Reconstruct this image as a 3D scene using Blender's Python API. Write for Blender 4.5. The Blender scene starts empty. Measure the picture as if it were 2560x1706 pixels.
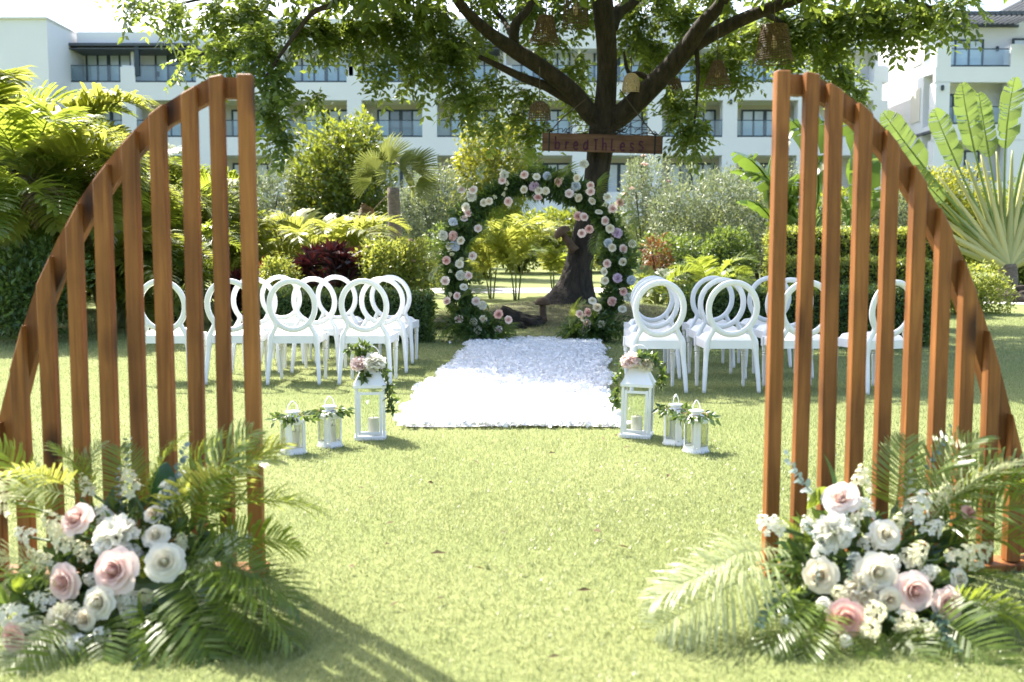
import bpy, math, random
import numpy as np
from math import radians, sin, cos, pi
from mathutils import Vector, Matrix, Euler

rng = np.random.default_rng(7)
random.seed(7)
scene = bpy.context.scene
C = scene.collection

# ------------------------------------------------------------------ camera
CAM_H = 1.13
F_PX = 2560 * 35 / 36.0
PITCH = math.atan((853 - 645) / F_PX)
cd = bpy.data.cameras.new('camera')
cam = bpy.data.objects.new('camera', cd)
C.objects.link(cam)
cam.location = (0, 0, CAM_H)
cam.rotation_euler = (pi / 2 - PITCH, 0, 0)
cd.lens = 35
cd.sensor_width = 36
cd.clip_start = 0.05
cd.clip_end = 2000
cd.dof.use_dof = True
cd.dof.focus_distance = 7.6
cd.dof.aperture_fstop = 2.8
scene.camera = cam

# ------------------------------------------------------------------ sky + sun
SUN_EL = 53.0
SHADOW = Vector((0.63, -0.78))            # direction in which shadows fall on the lawn
SUN_AZ = math.atan2(-SHADOW.x, -SHADOW.y)  # compass angle of the sun, from +Y towards +X
world = bpy.data.worlds.new('World')
scene.world = world
world.use_nodes = True
wn = world.node_tree.nodes
wl = world.node_tree.links
bg = wn['Background']
sky = wn.new('ShaderNodeTexSky')
sky.sky_type = 'NISHITA'
sky.sun_disc = False
sky.sun_elevation = radians(SUN_EL)
sky.sun_rotation = SUN_AZ
sky.air_density = 1.0
sky.dust_density = 3.5
sky.ozone_density = 0.6
wl.new(sky.outputs[0], bg.inputs[0])
bg.inputs[1].default_value = 0.15
sd = bpy.data.lights.new('sun', 'SUN')
sd.energy = 4.5
sd.angle = radians(0.53)
sd.color = (1.0, 0.95, 0.86)
sun = bpy.data.objects.new('sun', sd)
C.objects.link(sun)
_e = radians(SUN_EL)
_dir = Vector((SHADOW.x * cos(_e), SHADOW.y * cos(_e), -sin(_e)))
sun.rotation_euler = _dir.to_track_quat('-Z', 'Y').to_euler()

vs = scene.view_settings
vs.view_transform = 'Standard'
vs.look = 'None'
vs.gamma = 1.0
vs.use_curve_mapping = False
vs.exposure = 1.83
scene.cycles.use_denoising = True
scene.cycles.max_bounces = 7
scene.cycles.diffuse_bounces = 4
scene.cycles.glossy_bounces = 2
scene.cycles.transmission_bounces = 4
scene.cycles.transparent_max_bounces = 10
scene.cycles.caustics_reflective = False
scene.cycles.caustics_refractive = False
scene.cycles.sample_clamp_indirect = 6.0


# ------------------------------------------------------------------ pixels -> places
def ray(px, py):
    u = (px - 1280) / F_PX
    v = (853 - py) / F_PX
    return Vector((u, cos(PITCH) + v * sin(PITCH), -sin(PITCH) + v * cos(PITCH)))


def At(px, py, Y):
    d = ray(px, py)
    t = Y / d.y
    return Vector((d.x * t, Y, CAM_H + d.z * t))


TREE = Vector((1.03, 17.3))


def tz(x, y):
    x = np.asarray(x, float)
    y = np.asarray(y, float)
    t = np.clip(y - 14.5, 0, 60)
    s = np.where(t < 3, t * t / 6.0, t - 1.5) * 0.027
    m = 0.36 * np.exp(-((x - TREE.x) ** 2 / (2 * 1.9 ** 2) + (y - TREE.y) ** 2 / (2 * 1.15 ** 2)))
    return s + m


def gz(x, y):
    return float(tz(x, y))


def G(px, py):
    """where the ray through a pixel meets the lawn"""
    d = ray(px, py)
    t = 0.5
    while t < 200:
        p = d * t
        if CAM_H + p.z <= gz(p.x, p.y):
            return Vector((p.x, p.y, gz(p.x, p.y)))
        t += 0.01 + t * 0.0015
    return Vector((d.x * 60, 60, gz(0, 60)))


def on_ground(px, Y):
    """point on the lawn at distance Y straight below the pixel column"""
    x = (px - 1280) / F_PX * (Y * cos(PITCH) + 0.1)
    return Vector((x, Y, gz(x, Y)))


# ------------------------------------------------------------------ mesh collecting
class MB:
    def __init__(self):
        self.V, self.F, self.T, self.n = [], [], [], 0

    def add(self, V, F, tint=0.5):
        V = np.asarray(V, float).reshape(-1, 3)
        F = np.asarray(F, int)
        t = np.asarray(tint, float)
        if t.ndim == 0:
            t = np.full(len(F), float(t))
        self.V.append(V)
        self.F.append(F + self.n)
        self.T.append(t)
        self.n += len(V)
        return self

    def box(self, c, s, M=None, tint=0.5):
        c = np.array(c, float)
        s = np.array(s, float) / 2
        v = np.array([[x, y, z] for x in (-1, 1) for y in (-1, 1) for z in (-1, 1)]) * s
        if M is not None:
            v = v @ np.array(M.to_3x3()).T
        v = v + c
        f = [[0, 1, 3, 2], [4, 6, 7, 5], [0, 4, 5, 1], [2, 3, 7, 6], [0, 2, 6, 4], [1, 5, 7, 3]]
        return self.add(v, f, tint)

    def tube(self, pts, rad, k=8, tint=0.5, cap=True, smooth=0):
        P = np.array([list(p) for p in pts], float)
        R = np.broadcast_to(np.asarray(rad, float), (len(P),)).copy()
        if smooth:
            P, R = catmull(P, R, smooth)
        n = len(P)
        T = np.gradient(P, axis=0)
        T /= np.linalg.norm(T, axis=1)[:, None] + 1e-9
        up = np.array([0, 0, 1.0]) if abs(T[0][2]) < 0.9 else np.array([1.0, 0, 0])
        A = np.cross(T[0], up)
        A /= np.linalg.norm(A)
        V = []
        for i in range(n):
            A = A - T[i] * np.dot(A, T[i])
            A /= np.linalg.norm(A) + 1e-9
            B = np.cross(T[i], A)
            a = np.arange(k) * 2 * pi / k
            V.append(P[i] + R[i] * (np.cos(a)[:, None] * A + np.sin(a)[:, None] * B))
        V = np.concatenate(V)
        i, j = np.meshgrid(np.arange(n - 1), np.arange(k), indexing='ij')
        a = (i * k + j).ravel()
        b = (i * k + (j + 1) % k).ravel()
        self.add(V, np.stack([a, b, b + k, a + k], 1), tint)
        if cap:
            base = self.n - n * k
            for ring in (0, n - 1):
                c = self.n
                self.V.append(P[ring][None])
                self.n += 1
                q = base + ring * k
                F = [[q + (jj + 1) % k, q + jj, c] if ring == 0 else [q + jj, q + (jj + 1) % k, c] for jj in range(k)]
                self.F.append(np.array(F))
                self.T.append(np.full(k, float(tint)))
        return self

    def lathe(self, prof, k=16, c=(0, 0, 0), tint=0.5, M=None):
        pr = np.array(prof, float)
        a = np.arange(k) * 2 * pi / k
        V = np.stack([pr[:, 0][:, None] * np.cos(a), pr[:, 0][:, None] * np.sin(a), np.repeat(pr[:, 1][:, None], k, 1)], 2).reshape(-1, 3)
        if M is not None:
            V = V @ np.array(M.to_3x3()).T
        V = V + np.array(c, float)
        n = len(pr)
        i, j = np.meshgrid(np.arange(n - 1), np.arange(k), indexing='ij')
        p = (i * k + j).ravel()
        q = (i * k + (j + 1) % k).ravel()
        return self.add(V, np.stack([p, q, q + k, p + k], 1), tint)

    def mesh(self, name, mats, smooth=False):
        me = bpy.data.meshes.new(name)
        V = np.concatenate(self.V)
        me.vertices.add(len(V))
        me.vertices.foreach_set('co', V.astype(np.float32).ravel())
        tot = np.concatenate([np.full(len(f), f.shape[1], int) for f in self.F])
        loops = np.concatenate([f.ravel() for f in self.F])
        me.loops.add(len(loops))
        me.loops.foreach_set('vertex_index', loops.astype(np.int32))
        me.polygons.add(len(tot))
        start = np.concatenate([[0], np.cumsum(tot)[:-1]])
        me.polygons.foreach_set('loop_start', start.astype(np.int32))
        me.polygons.foreach_set('loop_total', tot.astype(np.int32))
        me.polygons.foreach_set('use_smooth', np.full(len(tot), smooth))
        me.update(calc_edges=True)
        at = me.attributes.new('tint', 'FLOAT', 'FACE')
        at.data.foreach_set('value', np.concatenate(self.T).astype(np.float32))
        for m in (mats if isinstance(mats, (list, tuple)) else [mats]):
            me.materials.append(m)
        return me

    def build(self, name, mat, parent=None, smooth=False):
        return put(name, self.mesh(name, mat, smooth), parent)


def catmull(P, R, k):
    n = len(P)
    Q, S = [], []
    for i in range(n - 1):
        p0, p1, p2, p3 = P[max(i - 1, 0)], P[i], P[i + 1], P[min(i + 2, n - 1)]
        for j in range(k):
            t = j / k
            Q.append(0.5 * ((2 * p1) + (p2 - p0) * t + (2 * p0 - 5 * p1 + 4 * p2 - p3) * t * t + (3 * p1 - p0 - 3 * p2 + p3) * t ** 3))
            S.append(R[i] * (1 - t) + R[i + 1] * t)
    Q.append(P[-1])
    S.append(R[-1])
    return np.array(Q), np.array(S)


def put(name, me, parent=None, loc=None, rot=None, scale=None):
    o = bpy.data.objects.new(name, me)
    C.objects.link(o)
    if parent is not None:
        o.parent = parent
    if loc is not None:
        o.location = loc
    if rot is not None:
        o.rotation_euler = rot
    if scale is not None:
        o.scale = scale if hasattr(scale, '__len__') else (scale,) * 3
    return o


def thing(name, label, cat, loc=(0, 0, 0), rz=0.0, group=None):
    o = bpy.data.objects.new(name, None)
    o.empty_display_size = 0.1
    C.objects.link(o)
    o.location = loc
    o.rotation_euler = (0, 0, rz)
    return tag(o, label, cat, group)


def tag(o, label, cat, group=None):
    o['label'] = label
    o['category'] = cat
    if group:
        o['group'] = group
    return o


def structure(o):
    o['kind'] = 'structure'
    return o


def bevel(o, w, seg=2):
    m = o.modifiers.new('bevel', 'BEVEL')
    m.width = w
    m.segments = seg
    m.limit_method = 'ANGLE'
    return o


# leaf shaped cards: rhombic blades folded along the midrib
def cards(P, T, N, L, W, fold=0.25, mid=0.45, droop=0.0):
    P, T, N = (np.asarray(a, float) for a in (P, T, N))
    n = len(P)
    L = np.broadcast_to(np.asarray(L, float), (n,))[:, None]
    W = np.broadcast_to(np.asarray(W, float), (n,))[:, None]
    T = T / (np.linalg.norm(T, axis=1)[:, None] + 1e-9)
    S = np.cross(N, T)
    S /= np.linalg.norm(S, axis=1)[:, None] + 1e-9
    N = np.cross(T, S)
    m = P + T * L * mid
    a = P
    b = m + S * W / 2 + N * W * fold
    c = P + T * L - np.array([0, 0, 1.0]) * L * droop
    d = m - S * W / 2 + N * W * fold
    V = np.stack([a, b, c, d], 1).reshape(-1, 3)
    i = np.arange(n)[:, None] * 4
    F = np.concatenate([i + np.array([[0, 2, 1]]), i + np.array([[0, 3, 2]])], 0)
    return V, F


def rand_unit(n, r=rng):
    v = r.normal(size=(n, 3))
    return v / np.linalg.norm(v, axis=1)[:, None]


# ------------------------------------------------------------------ materials
def newmat(name):
    m = bpy.data.materials.new(name)
    m.use_nodes = True
    nt = m.node_tree
    return m, nt, nt.nodes, nt.links, nt.nodes['Principled BSDF'], nt.nodes['Material Output']


def ramp(N, stops):
    r = N.new('ShaderNodeValToRGB')
    el = r.color_ramp.elements
    while len(el) < len(stops):
        el.new(0.5)
    for e, (p, c) in zip(el, stops):
        e.position = p
        e.color = (*c, 1)
    return r


def mat_plain(name, col, rough=0.5, spec=0.5, var=0.06, scale=6.0, bump=0.0, metallic=0.0):
    m, nt, N, L, P, O = newmat(name)
    tc = N.new('ShaderNodeTexCoord')
    nz = N.new('ShaderNodeTexNoise')
    nz.inputs['Scale'].default_value = scale
    nz.inputs['Detail'].default_value = 5
    L.new(tc.outputs['Object'], nz.inputs['Vector'])
    lo = [max(0, c * (1 - var)) for c in col]
    hi = [min(1, c * (1 + var)) for c in col]
    r = ramp(N, [(0.3, lo), (0.7, hi)])
    L.new(nz.outputs[0], r.inputs[0])
    L.new(r.outputs[0], P.inputs['Base Color'])
    P.inputs['Roughness'].default_value = rough
    P.inputs['Specular IOR Level'].default_value = spec
    P.inputs['Metallic'].default_value = metallic
    if bump:
        b = N.new('ShaderNodeBump')
        b.inputs['Strength'].default_value = bump
        b.inputs['Distance'].default_value = 0.01
        L.new(nz.outputs[0], b.inputs['Height'])
        L.new(b.outputs[0], P.inputs['Normal'])
    return m


def mat_leaf(name, dark, light, trans=0.4, tcol=None, rough=0.42, spec=0.45, mid=None):
    """leaf: glossy green skin with light shining through; 'tint' picks the shade of each leaf"""
    m, nt, N, L, P, O = newmat(name)
    at = N.new('ShaderNodeAttribute')
    at.attribute_name = 'tint'
    st = [(0.0, dark)] + ([(0.5, mid)] if mid else []) + [(1.0, light)]
    r = ramp(N, st)
    L.new(at.outputs['Fac'], r.inputs[0])
    L.new(r.outputs[0], P.inputs['Base Color'])
    P.inputs['Roughness'].default_value = rough
    P.inputs['Specular IOR Level'].default_value = spec
    if trans > 0:
        t = N.new('ShaderNodeBsdfTranslucent')
        if tcol is None:
            tcol = (light[0] * 1.9, light[1] * 1.7, light[2] * 0.9)
        tdark = tuple(0.62 * c for c in tcol)
        r2 = ramp(N, [(0.0, tdark), (1.0, tcol)])
        L.new(at.outputs['Fac'], r2.inputs[0])
        L.new(r2.outputs[0], t.inputs['Color'])
        mx = N.new('ShaderNodeMixShader')
        mx.inputs[0].default_value = trans
        L.new(P.outputs[0], mx.inputs[1])
        L.new(t.outputs[0], mx.inputs[2])
        L.new(mx.outputs[0], O.inputs[0])
    return m


def mat_wood(name, dark, light, rough=0.5, grain=(1, 1, 9), knots=True):
    m, nt, N, L, P, O = newmat(name)
    tc = N.new('ShaderNodeTexCoord')
    oi = N.new('ShaderNodeObjectInfo')
    sh = N.new('ShaderNodeVectorMath')
    sh.operation = 'ADD'
    mul = N.new('ShaderNodeMath')
    mul.operation = 'MULTIPLY'
    mul.inputs[1].default_value = 37.0
    L.new(oi.outputs['Random'], mul.inputs[0])
    L.new(tc.outputs['Object'], sh.inputs[0])
    L.new(mul.outputs[0], sh.inputs[1])
    mp = N.new('ShaderNodeMapping')
    mp.inputs['Scale'].default_value = (34, 34, 1.6)
    L.new(sh.outputs[0], mp.inputs[0])
    n1 = N.new('ShaderNodeTexNoise')
    n1.inputs['Scale'].default_value = 1.0
    n1.inputs['Detail'].default_value = 6
    n1.inputs['Roughness'].default_value = 0.65
    n1.inputs['Distortion'].default_value = 0.8
    L.new(mp.outputs[0], n1.inputs['Vector'])
    n2 = N.new('ShaderNodeTexNoise')          # patchy stain along the stick
    n2.inputs['Scale'].default_value = 1.0
    n2.inputs['Detail'].default_value = 3
    mp2 = N.new('ShaderNodeMapping')
    mp2.inputs['Scale'].default_value = (5, 5, 2.6)
    L.new(sh.outputs[0], mp2.inputs[0])
    L.new(mp2.outputs[0], n2.inputs['Vector'])
    r1 = ramp(N, [(0.25, dark), (0.75, light)])
    L.new(n1.outputs[0], r1.inputs[0])
    r2 = ramp(N, [(0.32, (0.60, 0.56, 0.52)), (0.62, (1.12, 1.11, 1.08))])
    L.new(n2.outputs[0], r2.inputs[0])
    mx = N.new('ShaderNodeMixRGB')
    mx.blend_type = 'MULTIPLY'
    mx.inputs[0].default_value = 0.85
    L.new(r1.outputs[0], mx.inputs[1])
    L.new(r2.outputs[0], mx.inputs[2])
    # stick to stick difference
    r3 = ramp(N, [(0.0, (0.85, 0.82, 0.8)), (1.0, (1.12, 1.1, 1.06))])
    L.new(oi.outputs['Random'], r3.inputs[0])
    mx2 = N.new('ShaderNodeMixRGB')
    mx2.blend_type = 'MULTIPLY'
    mx2.inputs[0].default_value = 0.8
    L.new(mx.outputs[0], mx2.inputs[1])
    L.new(r3.outputs[0], mx2.inputs[2])
    out = mx2
    if knots:
        vo = N.new('ShaderNodeTexVoronoi')
        vo.inputs['Scale'].default_value = 1.0
        mp3 = N.new('ShaderNodeMapping')
        mp3.inputs['Scale'].default_value = (6, 6, 2.4)
        L.new(sh.outputs[0], mp3.inputs[0])
        L.new(mp3.outputs[0], vo.inputs['Vector'])
        r4 = ramp(N, [(0.07, (0.10, 0.07, 0.06)), (0.13, (0.35, 0.28, 0.24)), (0.25, (1, 1, 1))])
        L.new(vo.outputs['Distance'], r4.inputs[0])
        mx3 = N.new('ShaderNodeMixRGB')
        mx3.blend_type = 'MULTIPLY'
        mx3.inputs[0].default_value = 0.9
        L.new(out.outputs[0], mx3.inputs[1])
        L.new(r4.outputs[0], mx3.inputs[2])
        out = mx3
    L.new(out.outputs[0], P.inputs['Base Color'])
    P.inputs['Roughness'].default_value = rough
    P.inputs['Specular IOR Level'].default_value = 0.28
    b = N.new('ShaderNodeBump')
    b.inputs['Strength'].default_value = 0.35
    b.inputs['Distance'].default_value = 0.004
    L.new(n1.outputs[0], b.inputs['Height'])
    L.new(b.outputs[0], P.inputs['Normal'])
    return m


def mat_glass(name, tint=(0.93, 0.97, 0.97), refl=0.12):
    m, nt, N, L, P, O = newmat(name)
    tr = N.new('ShaderNodeBsdfTransparent')
    tr.inputs[0].default_value = (*tint, 1)
    gl = N.new('ShaderNodeBsdfGlossy')
    gl.inputs['Roughness'].default_value = 0.03
    lw = N.new('ShaderNodeLayerWeight')
    lw.inputs[0].default_value = 0.25
    mth = N.new('ShaderNodeMath')
    mth.operation = 'MULTIPLY_ADD'
    mth.inputs[1].default_value = 0.6
    mth.inputs[2].default_value = refl * 0.4
    L.new(lw.outputs['Fresnel'], mth.inputs[0])
    mx = N.new('ShaderNodeMixShader')
    L.new(mth.outputs[0], mx.inputs[0])
    L.new(tr.outputs[0], mx.inputs[1])
    L.new(gl.outputs[0], mx.inputs[2])
    L.new(mx.outputs[0], O.inputs[0])
    return m


def mat_petal(name, inner, outer, trans=0.45):
    return mat_leaf(name, inner, outer, trans, tcol=tuple(min(1, c * 1.02) for c in outer), rough=0.55, spec=0.25)


M = {}
M['white'] = mat_plain('white_paint', (0.72, 0.72, 0.72), 0.38, 0.5, 0.03)
M['cushion'] = mat_plain('white_leatherette', (0.82, 0.81, 0.78), 0.5, 0.4, 0.03, 14, 0.1)
M['tin'] = mat_plain('white_tin', (0.78, 0.79, 0.80), 0.32, 0.5, 0.03)
M['wax'] = mat_plain('candle_wax', (0.80, 0.74, 0.62), 0.55, 0.3, 0.04)
M['wick'] = mat_plain('wick', (0.05, 0.04, 0.03), 0.9)
M['glass'] = mat_glass('clear_glass', (0.97, 0.985, 0.98), 0.1)
M['cedar'] = mat_wood('stained_cedar', (0.128, 0.042, 0.0095), (0.355, 0.150, 0.039), 0.58)
M['signwood'] = mat_wood('sign_board', (0.095, 0.05, 0.032), (0.22, 0.12, 0.08), 0.7, knots=False)
M['purple'] = mat_plain('purple_paint', (0.075, 0.010, 0.05), 0.7)
M['black'] = mat_plain('black_strap', (0.015, 0.015, 0.016), 0.7)
M['mushwood'] = mat_plain('carved_wood', (0.11, 0.068, 0.042), 0.75, 0.3, 0.25, 9, 0.3)
M['wicker'] = mat_plain('wicker', (0.14, 0.092, 0.05), 0.7, 0.3, 0.25, 30)
M['shell'] = mat_plain('pale_fibre', (0.62, 0.47, 0.30), 0.6, 0.3, 0.2, 30)
M['cord'] = mat_plain('cord', (0.09, 0.07, 0.05), 0.9)
M['rug'] = mat_leaf('rug_petal_cloth', (0.74, 0.75, 0.78), (0.86, 0.86, 0.86), 0.2, (0.8, 0.8, 0.8), 0.8, 0.1)
M['rock'] = mat_plain('dark_rock', (0.038, 0.031, 0.024), 0.9, 0.2, 0.5, 7, 0.8)
M['stucco'] = mat_plain('white_stucco', (0.70, 0.705, 0.71), 0.85, 0.2, 0.025, 0.5)
M['recess'] = mat_plain('cream_stucco', (0.64, 0.60, 0.51), 0.85, 0.2, 0.03, 0.5)
M['frame'] = mat_plain('dark_aluminium', (0.022, 0.04, 0.052), 0.45)
M['pergola'] = mat_plain('grey_metal', (0.06, 0.07, 0.085), 0.5)
M['curtain'] = mat_plain('window_with_curtain', (0.54, 0.60, 0.63), 0.12, 0.7, 0.12, 1.3)
M['darkpane'] = mat_plain('dark_window_glass', (0.10, 0.14, 0.17), 0.08, 0.8, 0.2, 1.0)
M['railglass'] = mat_glass('balcony_glass', (0.82, 0.90, 0.92), 0.08)

M['treeleaf'] = mat_leaf('tree_leaf', (0.028, 0.066, 0.020), (0.095, 0.155, 0.038), 0.46, (0.38, 0.48, 0.07), 0.38, 0.5)
M['palm'] = mat_leaf('palm_leaf', (0.035, 0.075, 0.015), (0.13, 0.18, 0.03), 0.45, (0.42, 0.50, 0.06), 0.4, 0.5)
M['palmyellow'] = mat_leaf('yellow_palm_leaf', (0.085, 0.12, 0.02), (0.24, 0.26, 0.045), 0.45, (0.52, 0.55, 0.10), 0.4, 0.5)
M['palmdry'] = mat_leaf('dry_palm_leaf', (0.09, 0.06, 0.03), (0.20, 0.155, 0.085), 0.25, (0.22, 0.16, 0.08), 0.7, 0.2)
M['fan'] = mat_leaf('fan_palm_leaf', (0.06, 0.09, 0.03), (0.17, 0.20, 0.07), 0.35, (0.32, 0.36, 0.09), 0.5, 0.3)
M['bush'] = mat_leaf('bush_leaf', (0.020, 0.050, 0.012), (0.10, 0.15, 0.022), 0.4, (0.40, 0.46, 0.04), 0.35, 0.5)
M['bushlight'] = mat_leaf('light_bush_leaf', (0.06, 0.10, 0.015), (0.22, 0.25, 0.03), 0.42, (0.58, 0.58, 0.06), 0.4, 0.5)
M['silver'] = mat_leaf('silvery_leaf', (0.07, 0.10, 0.05), (0.25, 0.29, 0.17), 0.3, (0.36, 0.42, 0.18), 0.42, 0.5)
M['hedge'] = mat_leaf('hedge_leaf', (0.030, 0.072, 0.024), (0.095, 0.16, 0.042), 0.36, (0.30, 0.40, 0.06), 0.35, 0.5)
M['hedgelight'] = mat_leaf('light_hedge_leaf', (0.08, 0.125, 0.025), (0.25, 0.29, 0.055), 0.42, (0.52, 0.56, 0.09), 0.4, 0.5)
M['redleaf'] = mat_leaf('red_cordyline_leaf', (0.016, 0.006, 0.008), (0.055, 0.014, 0.016), 0.2, (0.09, 0.015, 0.016), 0.35, 0.5)
M['orangeleaf'] = mat_leaf('croton_leaf', (0.06, 0.03, 0.015), (0.24, 0.09, 0.03), 0.3, (0.34, 0.12, 0.03), 0.4, 0.5)
M['banana'] = mat_leaf('banana_leaf', (0.03, 0.075, 0.018), (0.085, 0.15, 0.03), 0.28, (0.26, 0.40, 0.05), 0.3, 0.55)
M['travel'] = mat_leaf('traveller_leaf', (0.08, 0.14, 0.04), (0.17, 0.24, 0.07), 0.24, (0.30, 0.42, 0.09), 0.35, 0.5)
M['petiole'] = mat_leaf('pale_petiole', (0.26, 0.28, 0.10), (0.52, 0.48, 0.20), 0.0)
M['archleaf'] = mat_leaf('arch_leaf', (0.024, 0.060, 0.022), (0.085, 0.15, 0.04), 0.36, (0.26, 0.38, 0.06), 0.35, 0.5)
M['archpalm'] = mat_leaf('cut_palm_leaf', (0.05, 0.10, 0.018), (0.14, 0.20, 0.03), 0.48, (0.44, 0.54, 0.06), 0.35, 0.5)
M['palepalm'] = mat_leaf('pale_palm_leaf', (0.17, 0.22, 0.085), (0.38, 0.42, 0.22), 0.42, (0.62, 0.66, 0.36), 0.4, 0.5)
M['eucal'] = mat_leaf('eucalyptus_leaf', (0.05, 0.095, 0.085), (0.15, 0.21, 0.19), 0.2, (0.22, 0.32, 0.20), 0.4, 0.5)
M['bigleaf'] = mat_leaf('broad_dark_leaf', (0.010, 0.045, 0.020), (0.02, 0.075, 0.03), 0.25, (0.12, 0.30, 0.04), 0.25, 0.6)
M['garland'] = mat_leaf('garland_leaf', (0.018, 0.048, 0.016), (0.075, 0.13, 0.03), 0.33, (0.24, 0.34, 0.06), 0.35, 0.5)
M['lime'] = mat_leaf('lime_bud', (0.26, 0.30, 0.03), (0.34, 0.38, 0.05), 0.1)
M['stem'] = mat_leaf('green_stem', (0.04, 0.08, 0.02), (0.09, 0.13, 0.03), 0.0)
M['pink'] = mat_petal('pink_rose', (0.82, 0.36, 0.28), (0.92, 0.77, 0.70))
M['blush'] = mat_petal('blush_rose', (0.86, 0.52, 0.42), (0.92, 0.83, 0.77))
M['dusty'] = mat_petal('dusty_rose', (0.70, 0.30, 0.24), (0.84, 0.57, 0.50))
M['cream'] = mat_petal('cream_rose', (0.80, 0.60, 0.34), (0.90, 0.84, 0.68))
M['ivory'] = mat_petal('ivory_rose', (0.80, 0.70, 0.44), (0.90, 0.86, 0.74))
M['snow'] = mat_petal('white_flower', (0.78, 0.77, 0.60), (0.90, 0.88, 0.80))
M['stock'] = mat_petal('stock_flower', (0.66, 0.64, 0.30), (0.90, 0.86, 0.66))
M['lilac'] = mat_petal('lilac_flower', (0.66, 0.48, 0.66), (0.84, 0.70, 0.80))
M['blue'] = mat_petal('pale_blue_flower', (0.66, 0.72, 0.82), (0.82, 0.85, 0.88))
M['peach'] = mat_petal('peach_peony', (0.86, 0.56, 0.48), (0.88, 0.78, 0.74))


def mat_bark(name, dark, light, sc=(9, 9, 2.2)):
    m, nt, N, L, P, O = newmat(name)
    tc = N.new('ShaderNodeTexCoord')
    mp = N.new('ShaderNodeMapping')
    mp.inputs['Scale'].default_value = sc
    L.new(tc.outputs['Object'], mp.inputs[0])
    n1 = N.new('ShaderNodeTexNoise')
    n1.inputs['Scale'].default_value = 1.3
    n1.inputs['Detail'].default_value = 8
    n1.inputs['Roughness'].default_value = 0.7
    n1.inputs['Distortion'].default_value = 0.5
    L.new(mp.outputs[0], n1.inputs['Vector'])
    r = ramp(N, [(0.32, dark), (0.7, light)])
    L.new(n1.outputs[0], r.inputs[0])
    L.new(r.outputs[0], P.inputs['Base Color'])
    P.inputs['Roughness'].default_value = 0.9
    b = N.new('ShaderNodeBump')
    b.inputs['Strength'].default_value = 0.9
    b.inputs['Distance'].default_value = 0.05
    L.new(n1.outputs[0], b.inputs['Height'])
    L.new(b.outputs[0], P.inputs['Normal'])
    return m


M['bark'] = mat_bark('tree_bark', (0.010, 0.008, 0.006), (0.066, 0.048, 0.034))
M['palmbark'] = mat_bark('palm_bark', (0.10, 0.075, 0.06), (0.30, 0.24, 0.19), (6, 6, 22))
M['twig'] = mat_plain('twig', (0.16, 0.12, 0.06), 0.85, 0.2, 0.2, 20)
M['cane'] = mat_plain('palm_cane', (0.13, 0.15, 0.05), 0.6, 0.3, 0.3, 10)


def mat_lawn():
    m, nt, N, L, P, O = newmat('lawn')
    tc = N.new('ShaderNodeTexCoord')
    n1 = N.new('ShaderNodeTexNoise')
    n1.inputs['Scale'].default_value = 0.55
    n1.inputs['Detail'].default_value = 6
    n2 = N.new('ShaderNodeTexNoise')
    n2.inputs['Scale'].default_value = 38
    n2.inputs['Detail'].default_value = 6
    n2.inputs['Roughness'].default_value = 0.75
    for n in (n1, n2):
        L.new(tc.outputs['Object'], n.inputs['Vector'])
    r1 = ramp(N, [(0.3, (0.130, 0.165, 0.052)), (0.7, (0.195, 0.212, 0.088))])
    L.new(n1.outputs[0], r1.inputs[0])
    r2 = ramp(N, [(0.25, (0.55, 0.6, 0.5)), (0.75, (1.35, 1.3, 1.3))])
    L.new(n2.outputs[0], r2.inputs[0])
    mx = N.new('ShaderNodeMixRGB')
    mx.blend_type = 'MULTIPLY'
    mx.inputs[0].default_value = 0.8
    L.new(r1.outputs[0], mx.inputs[1])
    L.new(r2.outputs[0], mx.inputs[2])
    # worn bare soil and leaf litter around the big tree
    sub = N.new('ShaderNodeVectorMath')
    sub.operation = 'SUBTRACT'
    sub.inputs[1].default_value = (TREE.x - 0.3, TREE.y - 0.9, 0)
    L.new(tc.outputs['Object'], sub.inputs[0])
    mp = N.new('ShaderNodeMapping')
    mp.inputs['Scale'].default_value = (0.33, 0.42, 0)
    L.new(sub.outputs[0], mp.inputs[0])
    ln = N.new('ShaderNodeVectorMath')
    ln.operation = 'LENGTH'
    L.new(mp.outputs[0], ln.inputs[0])
    n3 = N.new('ShaderNodeTexNoise')
    n3.inputs['Scale'].default_value = 2.6
    n3.inputs['Detail'].default_value = 6
    L.new(tc.outputs['Object'], n3.inputs['Vector'])
    ad = N.new('ShaderNodeMath')
    ad.operation = 'MULTIPLY_ADD'
    ad.inputs[1].default_value = 1.3
    L.new(n3.outputs[0], ad.inputs[0])
    L.new(ln.outputs['Value'], ad.inputs[2])
    r3 = ramp(N, [(0.0, (1, 1, 1)), (0.52, (0.9, 0.9, 0.9)), (0.78, (0, 0, 0))])
    md = N.new('ShaderNodeMath')
    md.operation = 'MULTIPLY'
    md.inputs[1].default_value = 0.5
    L.new(ad.outputs[0], md.inputs[0])
    L.new(md.outputs[0], r3.inputs[0])
    mx2 = N.new('ShaderNodeMixRGB')
    mx2.inputs[2].default_value = (0.072, 0.070, 0.032, 1)
    L.new(r3.outputs[0], mx2.inputs[0])
    L.new(mx.outputs[0], mx2.inputs[1])
    L.new(mx2.outputs[0], P.inputs['Base Color'])
    P.inputs['Roughness'].default_value = 0.9
    P.inputs['Specular IOR Level'].default_value = 0.15
    b = N.new('ShaderNodeBump')
    b.inputs['Strength'].default_value = 0.6
    b.inputs['Distance'].default_value = 0.02
    L.new(n2.outputs[0], b.inputs['Height'])
    L.new(b.outputs[0], P.inputs['Normal'])
    return m


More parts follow.
